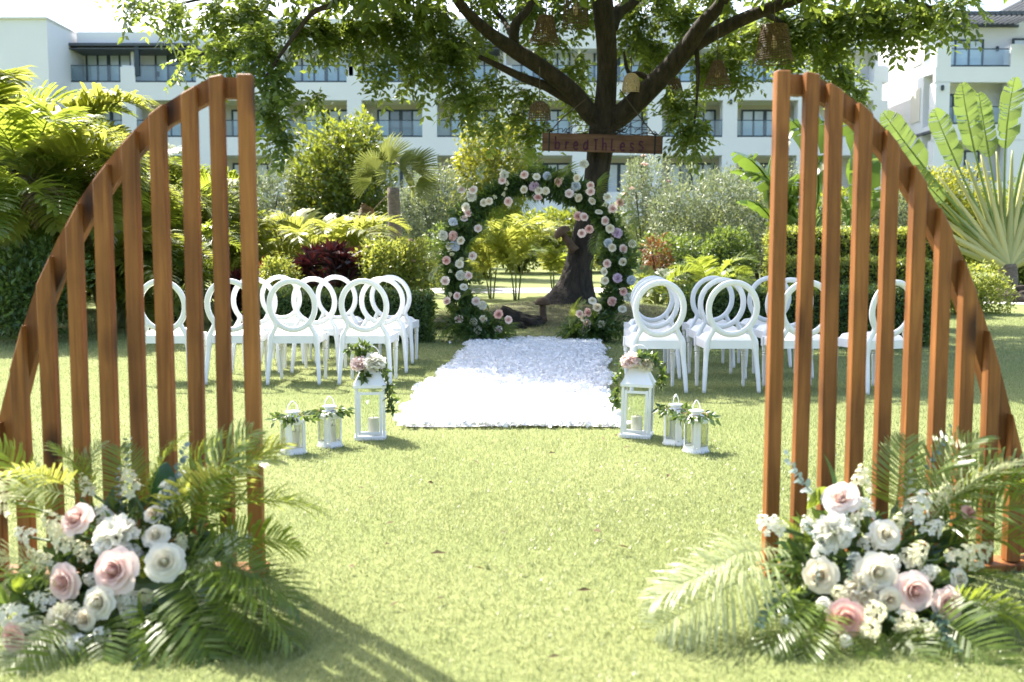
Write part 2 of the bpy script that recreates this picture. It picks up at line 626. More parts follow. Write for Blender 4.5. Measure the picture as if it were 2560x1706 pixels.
M['lawn'] = mat_lawn()
M['blade'] = mat_leaf('grass_blade', (0.072, 0.122, 0.024), (0.25, 0.268, 0.13), 0.44, (0.52, 0.56, 0.26), 0.36, 0.75, mid=(0.145, 0.195, 0.042))
M['path'] = mat_plain('pale_paving', (0.52, 0.49, 0.46), 0.9, 0.2, 0.12, 4)


# ------------------------------------------------------------------ lawn, grass, path
def axis(lo, hi, fine_lo, fine_hi, df, dc):
    a = list(np.arange(fine_lo, fine_hi, df))
    x = fine_lo
    st = df
    left = []
    while x > lo:
        st = min(st * 1.25, dc)
        x -= st
        left.append(x)
    x = a[-1]
    st = df
    right = []
    while x < hi:
        st = min(st * 1.25, dc)
        x += st
        right.append(x)
    return np.array(left[::-1] + a + right)


xs = axis(-400, 400, -9, 11, 0.25, 30)
ys = axis(-60, 600, 2, 40, 0.25, 30)
XX, YY = np.meshgrid(xs, ys, indexing='ij')
ZZ = tz(XX, YY)
nx, ny = XX.shape
i, j = np.meshgrid(np.arange(nx - 1), np.arange(ny - 1), indexing='ij')
a = (i * ny + j).ravel()
gb = MB().add(np.stack([XX, YY, ZZ], 2).reshape(-1, 3), np.stack([a, a + ny, a + ny + 1, a + 1], 1))
structure(gb.build('lawn', M['lawn'], smooth=True))

RUG_L = [(1014, 1072), (1037, 1009), (1075, 967), (1136, 917), (1172, 875), (1186, 856)]
RUG_R = [(1556, 1076), (1506, 1005), (1513, 948), (1505, 915), (1500, 883), (1492, 856)]
rugL = [G(*p) for p in RUG_L]
rugR = [G(*p) for p in RUG_R]


def rug_edge(pts, y):
    Y = [p.y for p in pts]
    X = [p.x for p in pts]
    return np.interp(y, Y, X)


def in_rug(x, y):
    return (y > rugL[0].y - 0.02) & (y < rugL[-1].y) & (x > rug_edge(rugL, y)) & (x < rug_edge(rugR, y))


def grass(n, y0, y1, h, w, two, fin, fout):
    y = np.sqrt(rng.uniform(y0 ** 2, y1 ** 2, n))
    fade = np.interp(y, fin + fout, [0, 1, 1, 0]) if fin else np.interp(y, fout, [1, 0])
    x = rng.uniform(-1, 1, n) * (0.56 * y + 0.5)
    dens = 0.5 + 0.5 * np.sin(x * 2.1 + 1.3 * np.sin(y * 1.7)) * np.sin(y * 1.9 + x * 0.8)
    worn = np.exp(-(((x - TREE.x + 0.3) / 2.6) ** 2 + ((y - TREE.y + 0.9) / 1.9) ** 2))
    k = (rng.uniform(size=n) < fade) & (~in_rug(x, y)) & (rng.uniform(size=n) < 0.8 + 0.2 * dens) & (rng.uniform(size=n) > worn * 0.55)
    x, y, dens = x[k], y[k], dens[k]
    n = len(x)
    P = np.stack([x, y, tz(x, y) - 0.004], 1)
    a = rng.uniform(0, 2 * pi, n)
    lean = rng.uniform(0.1, 0.75, n)
    H = h * rng.uniform(0.55, 1.25, n) * (0.9 + 0.15 * dens)
    D = np.stack([np.cos(a) * lean, np.sin(a) * lean, np.ones(n)], 1)
    D /= np.linalg.norm(D, axis=1)[:, None]
    b = rng.uniform(0, 2 * pi, n)
    S = np.stack([np.cos(b), np.sin(b), np.zeros(n)], 1) * (w * rng.uniform(0.6, 1.3, n))[:, None] / 2
    t = np.clip(rng.normal(0.5, 0.15, n) + 0.05 * (dens - 0.5), 0, 1)
    t = np.clip(t + 0.13 * np.sin(x * 1.1 + 2.0 * np.sin(y * 0.63)) * np.sin(y * 0.9 + 0.7 * np.sin(x * 1.7)), 0, 1)
    dry = rng.uniform(size=n) < 0.10
    t[dry] = 1.0
    if two:
        mid = P + D * (H * 0.55)[:, None]
        tip = mid + (D + np.stack([np.cos(a), np.sin(a), -0.2 * np.ones(n)], 1) * 0.55) * (H * 0.45)[:, None]
        V = np.stack([P - S, P + S, mid + S * 0.8, mid - S * 0.8, tip], 1).reshape(-1, 3)
        i = np.arange(n)[:, None] * 5
        mb = MB().add(V, i + np.array([[0, 1, 2, 3]]), t)
        mb.F.append(i + np.array([[3, 2, 4]]))
        mb.T.append(t)
    else:
        tip = P + D * H[:, None]
        V = np.stack([P - S, P + S, tip], 1).reshape(-1, 3)
        mb = MB().add(V, np.arange(n)[:, None] * 3 + np.array([[0, 1, 2]]), t)
    return mb


GRASS = [(250000, 2.1, 6.4, 0.027, 0.0034, True, [], [4.4, 6.4]), (310000, 4.4, 11.5, 0.028, 0.005, False, [4.4, 6.4], [9, 11.5]), (240000, 9, 20, 0.034, 0.008, False, [9, 11.5], [17, 20])]
gm = MB()
for g in GRASS:
    q = grass(*g)
    for f in q.F:
        gm.F.append(f + gm.n)
    gm.V += q.V
    gm.T += q.T
    gm.n += q.n
go = gm.build('grass', M['blade'])
go['kind'] = 'stuff'
go['label'] = 'short sunlit lawn grass'
# a few fallen leaves, thicker under the big tree
nl = 260
ly = rng.uniform(2.6, 16.5, nl)
lx = rng.uniform(-1, 1, nl) * (0.5 * ly)
nt_ = nl // 2
lx[:nt_] = TREE.x + rng.normal(0, 1.6, nt_)
ly[:nt_] = TREE.y - 1.2 + rng.normal(0, 1.0, nt_)
keep = ~in_rug(lx, ly)
lx, ly = lx[keep], ly[keep]
nl = len(lx)
LP = np.stack([lx, ly, tz(lx, ly) + 0.028], 1)
la = rng.uniform(0, 2 * pi, nl)
LT = np.stack([np.cos(la), np.sin(la), rng.normal(0, 0.25, nl)], 1)
lv, lf = cards(LP, LT, np.tile([0, 0, 1.0], (nl, 1)) + rng.normal(0, 0.3, (nl, 3)), rng.uniform(0.03, 0.07, nl), rng.uniform(0.012, 0.028, nl))
lo = MB().add(lv, lf, np.tile(rng.uniform(0, 1, nl), 2)).build('leaf_litter', M['palmdry'])
lo['kind'] = 'stuff'
lo['label'] = 'scattered dry fallen leaves on the lawn'

# garden path curving behind the tree
pts_mid = [(-500, 752, 26), (300, 745, 26), (900, 735, 26), (1300, 733, 26), (1700, 736, 26), (2150, 752, 24), (2420, 768, 22.5), (2900, 800, 21)]
pm = MB()
prev = []
pc = np.array([[(px - 1280) / F_PX * Y, Y] for px, py, Y in pts_mid])
pq, _ = catmull(np.c_[pc, np.zeros(len(pc))], np.zeros(len(pc)), 12)
tn = np.gradient(pq[:, :2], axis=0)
tn /= np.linalg.norm(tn, axis=1)[:, None]
nr = np.stack([-tn[:, 1], tn[:, 0]], 1)
rows = []
for k in (-1, -0.33, 0.33, 1):
    q = pq[:, :2] + nr * 1.05 * k
    rows.append(np.c_[q, tz(q[:, 0], q[:, 1]) + 0.012])
V = np.stack(rows, 1).reshape(-1, 3)
n = len(pq)
F = [[r * 4 + c, r * 4 + c + 1, (r + 1) * 4 + c + 1, (r + 1) * 4 + c] for r in range(n - 1) for c in range(3)]
structure(pm.add(V, F).build('path', M['path']))

# ------------------------------------------------------------------ hotel
SC = 60 / F_PX        # metres per pixel on the main facade plane


def fx(px, D=60.0):
    return (px - 1280) / F_PX * D


def fz(py, D=60.0):
    return At(1280, py, D).z


YF = 60.0
main = thing('hotel_building', 'long white hotel block with stacked balconies behind the garden', 'building', (0, YF, 0))
BAY = 185
cols = [337 + BAY * k for k in range(0, 11)]
lev = [481, 344, 207]            # balcony floor lines in the photograph
zl = [fz(p) for p in lev]
zroof = fz(76)
XL, XR = fx(190), fx(2190)
CW = 36 * SC
wall = MB()
# solid spandrels (front plane y=0 local), recess back wall, side and lower body
zg = gz(0, 60) - 0.3
REC = 1.7
spans = []
for k, z in enumerate(zl):
    ztop = z + 0.02
    below = (zl[k - 1] + 137 * SC * 0.66) if k else zg
    wall.box(((XL + XR) / 2, 0.15, (ztop + below) / 2), (XR - XL, 0.3, ztop - below))
    wall.box(((XL + XR) / 2, REC / 2 + 0.3, z - 0.14), (XR - XL, REC, 0.28))
wall.box(((XL + XR) / 2, REC + 0.3 + 4, (zg + zroof) / 2), (XR - XL, 8, zroof - zg))
wl_ = wall.build('wall', M['stucco'], main)
par = MB()
for x0, x1, yt in ((fx(208), fx(540), 76), (fx(650), fx(1230), 42), (fx(1250), fx(2190), 32)):
    zt = fz(yt)
    par.box(((x0 + x1) / 2, 1.1, (fz(118) + zt) / 2), (x1 - x0, 1.4, zt - fz(118)))
par.build('parapet', M['stucco'], main)
cl = MB()
for c in cols:
    x = fx(c)
    for k in (0, 1):
        z0 = zl[k] + 0.02
        z1 = zl[k] + 137 * SC * 0.66
        m_ = MB().box((x, 0.45, (z0 + z1) / 2), (CW, 0.9, z1 - z0 - 0.004))
        m_.box((x, 1.45, (z0 + z1) / 2), (0.2, 1.1, z1 - z0 - 0.004))
        m_.build('column', M['stucco'], main)
    z = zl[2]
    MB().box((x, 0.4, z + 0.47), (CW, 0.8, 0.9)).box((x, 0.4, z + 0.97), (CW * 0.8, 0.6, 0.1)).box((x, 1.4, z + 1.1), (0.18, 1.2, 2.1)).build('pier', M['stucco'], main)
# recess lining of the lower floors is cream
for k in (0, 1):
    z0, z1 = zl[k] + 0.02, zl[k] + 137 * SC * 0.66
    MB().box(((XL + XR) / 2, REC + 0.28, (z0 + z1) / 2), (XR - XL, 0.03, z1 - z0)).build('recess_wall', M['recess'], main)
# dark metal canopies above the top balconies
can = MB()
for x0, x1 in ((fx(172), fx(505)), (fx(1090), fx(1250)), (fx(1560), fx(1660))):
    can.box(((x0 + x1) / 2, 0.35, fz(112)), (x1 - x0, 0.9, 0.16))
    can.box(((x0 + x1) / 2, 0.95, fz(122)), (x1 - x0, 2.0, 0.06))
can.build('canopy', M['pergola'], main)
for p in (182, 360, 885, 540):
    MB().box((fx(p), 0.1, (zl[2] + fz(112)) / 2 + 0.2), (0.26, 0.2, fz(112) - zl[2] - 0.4)).build('canopy_post', M['frame'], main)
# windows: four panes in a dark frame, with a glass balustrade before each
RW = 130 * SC


def window(parent, x0, x1, z0, z1, y, panes=4, dark=None, D=0.08):
    w = MB()
    t = 0.11
    h = z1 - z0
    w.box(((x0 + x1) / 2, y, z1 - t / 2), (x1 - x0, D, t))
    w.box(((x0 + x1) / 2, y, z0 + t / 2), (x1 - x0, D, t))
    xs_ = np.linspace(x0 + t / 2, x1 - t / 2, panes + 1)
    for q, x in enumerate(xs_):
        tt = t * (1.9 if panes == 4 and q == 2 else 1)
        w.box((x, y - 0.003, (z0 + z1) / 2), (tt, D, h - 2 * t))
    fo = w.build('window', M['frame'], parent)
    for q in range(panes):
        xa, xb = xs_[q] + t / 2 - 0.01, xs_[q + 1] - t / 2 + 0.01
        mat = M['darkpane'] if (dark is not None and q in dark) else M['curtain']
        MB().box(((xa + xb) / 2, y + 0.012, (z0 + z1) / 2), (xb - xa, 0.02, h - t * 1.6)).build('pane', mat, fo)
    return fo


def balustrade(parent, x0, x1, z, y, h=1.0):
    g = MB().box(((x0 + x1) / 2, y, z + 0.12 + (h - 0.12) / 2), (x1 - x0, 0.02, h - 0.12)).build('balustrade', M['railglass'], parent)
    MB().box(((x0 + x1) / 2, y, z + 0.07), (x1 - x0, 0.06, 0.12)).box(((x0 + x1) / 2, y, z + h + 0.015), (x1 - x0, 0.05, 0.05)).build('rail', M['frame'], g)


for b in range(-1, len(cols) - 1):
    c0 = cols[b] if b >= 0 else 182 - 18
    c1 = cols[b + 1]
    if c1 > 2150:
        continue
    x0, x1 = fx(c0) + CW / 2, fx(c1) - CW / 2
    for k in (0, 1, 2):
        z = zl[k]
        htop = 2.28 if k < 2 else 2.35
        flip = (b % 2 == 0) if k == 2 else (b % 2 == 1)
        wx1 = x1 - (0.0 if not flip else 0.0)
        wx0 = x1 - (x1 - x0) * (0.82 if k < 2 else 0.86)
        dk = {1, 2} if (k == 1 and b == 3) else ({1} if (b + k) % 5 == 2 else None)
        window(main, wx0 + 0.02, wx1 - 0.03, z + 0.03, z + htop - (0.38 if k < 2 else 0.0), REC + 0.22, 4, dk)
        if k:
            balustrade(main, x0, x1, z, 0.12)
# wall lamps between the windows
for p, py in ((384, 170), (1818, 255), (1448, 152)):
    MB().lathe([(0.0, -0.16), (0.08, -0.14), (0.09, 0.1), (0.0, 0.16)], 10, (fx(p), -0.06 if py == 255 else REC + 0.2, fz(py))).build('wall_lamp', M['frame'], main)

# the wing that steps forward at the palm side
wy = 57.2
lw_ = thing('hotel_wing', 'plain white hotel wing stepping forward behind the feathery palms', 'building', (0, wy, 0))
m_ = MB()
x1 = fx(143, wy)
m_.box((x1 - 6, 4.0, (zg + fz(48, wy)) / 2), (12, 8, fz(48, wy) - zg))
m_.build('wall', M['stucco'], lw_)
MB().box((x1 - 6, 3.95, fz(48, wy) + 0.05), (12.16, 8.2, 0.1)).build('coping', M['stucco'], lw_)
MB().box((x1 - 3.2, 3.0, fz(40, wy) + 0.1), (0.7, 0.7, 0.5)).box((x1 - 4.1, 3.0, fz(40, wy) + 0.06), (0.5, 0.7, 0.4)).build('roof_vent', M['stucco'], lw_)
for zz in (zl[1], zl[2]):
    balustrade(lw_, x1 - 7.5, x1 - 4.4, zz, -0.08)
    window(lw_, x1 - 7.4, x1 - 4.5, zz + 0.1, zz + 2.2, -0.03, 3)

# the wing on the other side, its end wall in full sun
ry = 57.0
rw = thing('hotel_wing', 'white hotel wing with sunlit end wall and slatted pergolas above the traveller palm', 'building', (0, ry, 0))
xc = fx(2319, ry)
zt = fz(20, ry)
rl = [fz(456, ry), fz(312, ry), fz(168, ry)]
body = MB()
body.box((xc + 8, 1.6 + 5, (zg + zt) / 2), (16, 10, zt - zg))
for k, z in enumerate(rl):
    below = rl[k - 1] + 2.35 if k else zg
    body.box((xc + 8, 0.15, (z + 0.02 + below) / 2), (16, 0.3, z + 0.02 - below))
    body.box((xc + 8, 0.95, z - 0.14), (16, 1.3, 0.28))
body.build('wall', M['stucco'], rw)
MB().box((xc + 0.02, 6.0, rl[1] - 0.35), (0.24, 12, 0.14)).build('ledge', M['pergola'], rw)
for xa, xb in ((2321, 2356), (2503, 2575)):
    for k, z in enumerate(rl):
        top = 1.25 if k == 2 else 2.35
        MB().box(((fx(xa, ry) + fx(xb, ry)) / 2, 0.42, z + 0.02 + top / 2), (fx(xb, ry) - fx(xa, ry), 0.84, top - 0.004)).build('pier', M['stucco'], rw)
for k, z in enumerate(rl):
    xa, xb = fx(2358, ry), fx(2466, ry)
    window(rw, xa, xb, z + 0.03, z + (1.95 if k < 2 else 1.85), 1.55, 3, {0} if k == 1 else None)
    window(rw, fx(2537, ry), fx(2640, ry), z + 0.03, z + 1.9, 1.5, 3)
    if k:
        balustrade(rw, fx(2357, ry), fx(2502, ry), z, 0.12)
pg = MB()
zp = fz(50, ry)
for k in range(14):
    pg.box((xc + 1.2 + 0.29 * k, 0.4, zp + 0.1), (0.09, 2.6, 0.12))
pg.box((xc + 3.0, -0.7, zp + 0.2), (4.6, 0.14, 0.2)).box((xc + 3.0, 1.5, zp), (4.6, 0.12, 0.14))
pg.build('pergola', M['pergola'], rw)
pg = MB()
zp2 = fz(18, ry)
for k in range(18):
    pg.box((xc + 4.2 + 0.29 * k, 0.6, zp2 + 0.1), (0.09, 3.4, 0.12))
pg.box((xc + 6.6, -1.1, zp2 + 0.25), (5.6, 0.14, 0.2))
pg.build('pergola', M['pergola'], rw)
for p in (2532, 2546):
    MB().box((fx(p, ry), -0.7, (rl[2] + fz(10, ry)) / 2 + 0.5), (0.2, 0.2, fz(10, ry) - rl[2] - 0.6)).build('pergola_post', M['frame'], rw)
for p, py in ((2500, 108), (2337, 220)):
    MB().lathe([(0.0, -0.16), (0.08, -0.14), (0.09, 0.1), (0.0, 0.16)], 10, (fx(p, ry), 1.5 if py == 108 else -0.06, fz(py, ry))).build('wall_lamp', M['frame'], rw)
# end-wall windows seen at a slant
for z in (rl[2] + 0.6, rl[1] + 0.5):
    MB().box((xc - 0.02, 2.6, z + 0.9), (0.06, 1.3, 1.9)).build('shutter', M['recess'], rw)


# ------------------------------------------------------------------ slatted wooden screens
def screen(side, label, tops_px, rz):
    """quarter-round screen: upright slats on a floor board, a sawn curved rail behind them"""
    d = 3.48
    s = side
    inner_px = 645 if s < 0 else 1922
    base = on_ground(inner_px, d)
    root = thing('slatted_screen', label, 'wooden screen', base, rz)
    n = 11
    pitch = 0.1005
    Wd, Dp = 0.049, 0.047
    zt = {}
    # arc: outline of the slat tops, x measured outwards from the inner slat
    ax = np.array([p[0] for p in tops_px])
    az = np.array([p[1] for p in tops_px])

    def top(x):
        return float(np.interp(x, ax, az))
    rg = np.random.default_rng(11 + s)
    for k in range(n):
        x = k * pitch
        h0, h1 = top(max(x - Wd / 2, 0)), top(x + Wd / 2)
        if k == 0:
            h0 = h1 = top(0)
        if h1 < 0.12:
            break
        w = Wd * rg.uniform(0.95, 1.06)
        b0 = 0.028
        xl, xr = -w / 2, w / 2
        V = []
        for y in (-Dp / 2, Dp / 2):
            V += [[xl, y, 0], [xr, y, 0], [xr, y, h1 - b0], [xl, y, h0 - b0]]
        V = np.array(V)
        if s < 0:
            V[:, 0] *= -1
        F = [[0, 1, 2, 3], [5, 4, 7, 6], [1, 5, 6, 2], [4, 0, 3, 7], [3, 2, 6, 7], [4, 5, 1, 0]]
        if s < 0:
            F = [f[::-1] for f in F]
        o = MB().add(V, F).build('slat', M['cedar'], root)
        o.location = (s * x, 0, b0)
        o.rotation_euler = (0, rg.normal(0, 0.0035), rg.normal(0, 0.02))
        bevel(o, 0.004, 1)
    # curved rail built of sawn segments behind the slats
    xsr = np.linspace(0.0, ax[-1] - 0.005, 60)
    out = np.array([[x, top(x) - 0.006] for x in xsr])
    tg = np.gradient(out, axis=0)
    tg /= np.linalg.norm(tg, axis=1)[:, None]
    out = out - np.stack([tg[:, 1], -tg[:, 0]], 1) * (0.020 * np.clip(-tg[:, 1] * 1.3, 0, 1))[:, None]
    inn = out + np.stack([tg[:, 1], -tg[:, 0]], 1) * 0.07
    segs = [(0, 14), (14, 30), (30, 44), (44, 59)]
    for a_, b_ in segs:
        V = []
        for y in (Dp / 2 + 0.001, Dp / 2 + 0.046):
            for arr in (out, inn):
                for q in arr[a_:b_ + 1]:
                    V.append([s * q[0], y, max(q[1], 0.03)])
        m_ = b_ - a_ + 1
        F = []
        for q in range(m_ - 1):
            o0, i0, o1, i1 = q, m_ + q, 2 * m_ + q, 3 * m_ + q
            F += [[o0, o0 + 1, i0 + 1, i0], [o1 + 1, o1, i1, i1 + 1], [o0 + 1, o0, o1, o1 + 1], [i0, i0 + 1, i1 + 1, i1]]
        F += [[0, m_, 3 * m_, 2 * m_], [m_ - 1, 3 * m_ - 1, 4 * m_ - 1, 2 * m_ - 1]]
        V = np.array(V)
        # gravity direction of grain: keep as built
        MB().add(V, F).build('curved_rail', M['cedar'], root)
    L_ = ax[-1] + 0.1
    o = MB().box((s * (L_ / 2 - 0.03), 0.01, 0.014), (L_, 0.12, 0.026)).build('floor_board', M['cedar'], root)
    bevel(o, 0.003, 1)
    return root


def prof(pairs):
    return pairs


# outline of the slat tops: distance from the inner slat and height
k_ = 3.48 / F_PX
Z0 = 0.0


def hz(py):
    return At(1280, py, 3.48).z


TL = [(0, hz(187)), (0.06, hz(187)), (0.115, hz(191)), (0.20, hz(226)), (0.30, hz(272)), (0.40, hz(342)), (0.50, hz(428)), (0.58, hz(508)), (0.66, hz(610)), (0.73, hz(715)), (0.80, hz(850)), (0.865, hz(1010)), (0.93, hz(1180)), (0.97, hz(1300)), (1.0, hz(1430))]
TR = [(0, hz(178)), (0.06, hz(178)), (0.115, hz(184)), (0.20, hz(214)), (0.30, hz(266)), (0.40, hz(338)), (0.50, hz(430)), (0.60, hz(540)), (0.68, hz(650)), (0.76, hz(790)), (0.84, hz(950)), (0.91, hz(1110)), (0.96, hz(1250)), (1.0, hz(1420))]
screen(-1, 'reddish slatted quarter-round wooden screen standing nearer the red-leaved shrub and feathery palms', TL, radians(2))
screen(1, 'reddish slatted quarter-round wooden screen standing nearer the traveller palm and trimmed hedges', TR, radians(5))


# ------------------------------------------------------------------ chairs
def make_chair():
    root = thing('oval_back_chair', 'x', 'chair')
    lean = 0.16      # the back leans towards the camera, away from the seat
    YB = -0.20       # back plane at seat height

    def bp(x, z):
        return (x, YB - max(z - 0.46, 0) * lean, z)
    # oval ring: rounded rectangular section
    a, b, zc = 0.2, 0.218, 0.708
    k = 48
    V = []
    prof_ = [(-0.024, -0.010), (-0.018, -0.016), (0.018, -0.016), (0.024, -0.010), (0.024, 0.010), (0.018, 0.016), (-0.018, 0.016), (-0.024, 0.010)]
    for q in range(k):
        t = 2 * pi * q / k
        for r, y in prof_:
            x = (a + r) * cos(t)
            z = zc + (b + r) * sin(t)
            p = bp(x, z)
            V.append((p[0], p[1] + y, p[2]))
    m8 = len(prof_)
    F = [[q * m8 + s, q * m8 + (s + 1) % m8, ((q + 1) % k) * m8 + (s + 1) % m8, ((q + 1) % k) * m8 + s] for q in range(k) for s in range(m8)]
    MB().add(V, F).build('backrest', M['white'], root, True)
    # back uprights flowing into the splayed rear legs
    for s in (-1, 1):
        pts = [bp(s * 0.176, 0.60), bp(s * 0.152, 0.545), bp(s * 0.158, 0.515), bp(s * 0.182, 0.47), (s * 0.2, YB, 0.43), (s * 0.205, YB, 0.36), (s * 0.21, YB - 0.005, 0.30), (s * 0.222, YB - 0.03, 0.14), (s * 0.23, YB - 0.05, 0.0)]
        rr = [0.012, 0.021, 0.022, 0.023, 0.027, 0.027, 0.022, 0.020, 0.015]
        MB().tube(pts, rr, 10, smooth=4).build('rear_leg', M['white'], root, True)
        # turned front leg
        pr = [(0.0, 0.0), (0.014, 0.0), (0.016, 0.05), (0.013, 0.055), (0.0145, 0.06), (0.022, 0.26), (0.024, 0.275), (0.018, 0.285), (0.024, 0.295), (0.018, 0.305), (0.026, 0.315), (0.026, 0.36), (0.0, 0.362)]
        MB().lathe(pr, 12, (s * 0.205, 0.215, 0)).box((s * 0.205, 0.215, 0.40), (0.056, 0.056, 0.085)).build('front_leg', M['white'], root)
    # seat frame
    fr = MB()
    fr.box((0, YB + 0.01, 0.405), (0.37, 0.036, 0.07))
    fr.box((0, 0.225, 0.405), (0.36, 0.036, 0.07))
    for s in (-1, 1):
        fr.box((s * 0.205, 0.01, 0.405), (0.036, 0.36, 0.07))
    fr.box((0, 0.01, 0.43), (0.40, 0.42, 0.015))
    o = fr.build('seat_frame', M['white'], root)
    # cushion, puffed
    g = 12
    V, F = [], []
    for u in range(g + 1):
        for v in range(g + 1):
            x = -1 + 2 * u / g
            y = -1 + 2 * v / g
            e = max(0.0, 1 - x ** 6) ** 0.5 * max(0.0, 1 - y ** 6) ** 0.5
            V.append((x * 0.20, 0.012 + y * 0.205, 0.44 + 0.052 * e))
    for u in range(g):
        for v in range(g):
            q = u * (g + 1) + v
            F.append([q, q + g + 1, q + g + 2, q + 1])
    MB().add(V, F).build('cushion', M['cushion'], root, True)
    # little corner braces
    for s in (-1, 1):
        MB().tube([(s * 0.2, YB + 0.01, 0.345), (s * 0.165, YB + 0.012, 0.372)], 0.006, 6).build('brace', M['white'], root)
    return root


def copy_tree(o, parent=None):
    c = o.copy()
    C.objects.link(c)
    c.parent = parent
    for ch in o.children:
        copy_tree(ch, c)
    return c


proto = make_chair()
seats = []
word = ['aisle seat beside the rug', 'second seat from the rug', 'third seat from the rug', 'outermost seat from the rug']
rowname = ['row nearest the lanterns', 'middle row', 'row nearest the arch']
LB = [[914, 731, 574, 410], [952.6, 788.6, 635], [980, 844.5, 705]]
RB = [[1645.6, 1831, 2012, 2203], [1637, 1801, 1971], [1629.5, 1780, 1923]]
for rows, ds, nm in ((LB, (8.85, 9.75, 10.65), 'red shrub side'), (RB, (8.32, 9.3, 10.25), 'trimmed hedge side')):
    for r, row in enumerate(rows):
        for q, px in enumerate(row):
            seats.append((px, ds[r], f'white oval-backed chair, {nm}, {rowname[r]}, {word[q]}'))
rc = np.random.default_rng(5)
for k, (px, d, lab) in enumerate(seats):
    o = proto if k == 0 else copy_tree(proto)
    yb = d + 0.20
    # ring sits above the rear feet: place by the ring's column
    x = (px - 1280) / F_PX * (d - 0.02)
    o.location = (x, yb + rc.normal(0, 0.02), 0)
    yaw = rc.normal(0, 0.03)
    if px == 2203:
        yaw = 0.34
    elif px > 1280:
        yaw += 0.02
    o.rotation_euler = (0, 0, yaw)
    o['label'] = lab
    o['group'] = 'white oval-backed chairs set out in rows'


# ------------------------------------------------------------------ rug
def make_rug():
    root = thing('petal_rug', 'long white ruffled petal rug laid on the lawn up to the arch', 'rug', rugL[0])
    base = np.array(rugL[0])
    y0, y1 = rugL[0].y, rugL[-1].y + 0.25
    n = 70
    V = []
    yy = np.linspace(y0, y1, n)
    m_ = 12
    for y in yy:
        a_, b_ = rug_edge(rugL, y), rug_edge(rugR, y)
        for q in range(m_ + 1):
            x = a_ + (b_ - a_) * q / m_
            V.append((x, y, gz(x, y) + 0.014 + 0.006 * sin(x * 5 + y * 3)))
    F = [[r * (m_ + 1) + c, r * (m_ + 1) + c + 1, (r + 1) * (m_ + 1) + c + 1, (r + 1) * (m_ + 1) + c] for r in range(n - 1) for c in range(m_)]
    MB().add(np.array(V) - base, F, 0.6).build('backing', M['rug'], root)
    # ruffles: crimped little petals standing off the backing
    N_ = 26000
    y = rng.uniform(y0 - 0.03, y1, N_)
    a_, b_ = rug_edge(rugL, y), rug_edge(rugR, y)
    wob = 0.03 * np.sin(y * 4.3) + 0.02 * np.sin(y * 11.7 + 1)
    x = a_ + (b_ - a_) * rng.uniform(-0.025, 1.025, N_) + wob
    stray = rng.uniform(size=N_) < 0.003
    x = x + stray * rng.normal(0, 0.35, N_)
    P = np.stack([x, y, tz(x, y) + 0.012 + 0.02 * rng.uniform(size=N_)], 1)
    an = rng.uniform(0, 2 * pi, N_)
    T = np.stack([np.cos(an), np.sin(an), rng.uniform(0.35, 1.5, N_)], 1)
    Nn = rand_unit(N_)
    L_ = rng.uniform(0.025, 0.055, N_)
    Vc, Fc = cards(P, T, Nn, L_, L_ * rng.uniform(0.8, 1.3, N_), 0.3, 0.62)
    t = np.tile(rng.uniform(0.3, 1, N_), 2)
    o = MB().add(Vc - base, Fc, t).build('ruffles', M['rug'], root)
    o['kind'] = 'stuff'


make_rug()


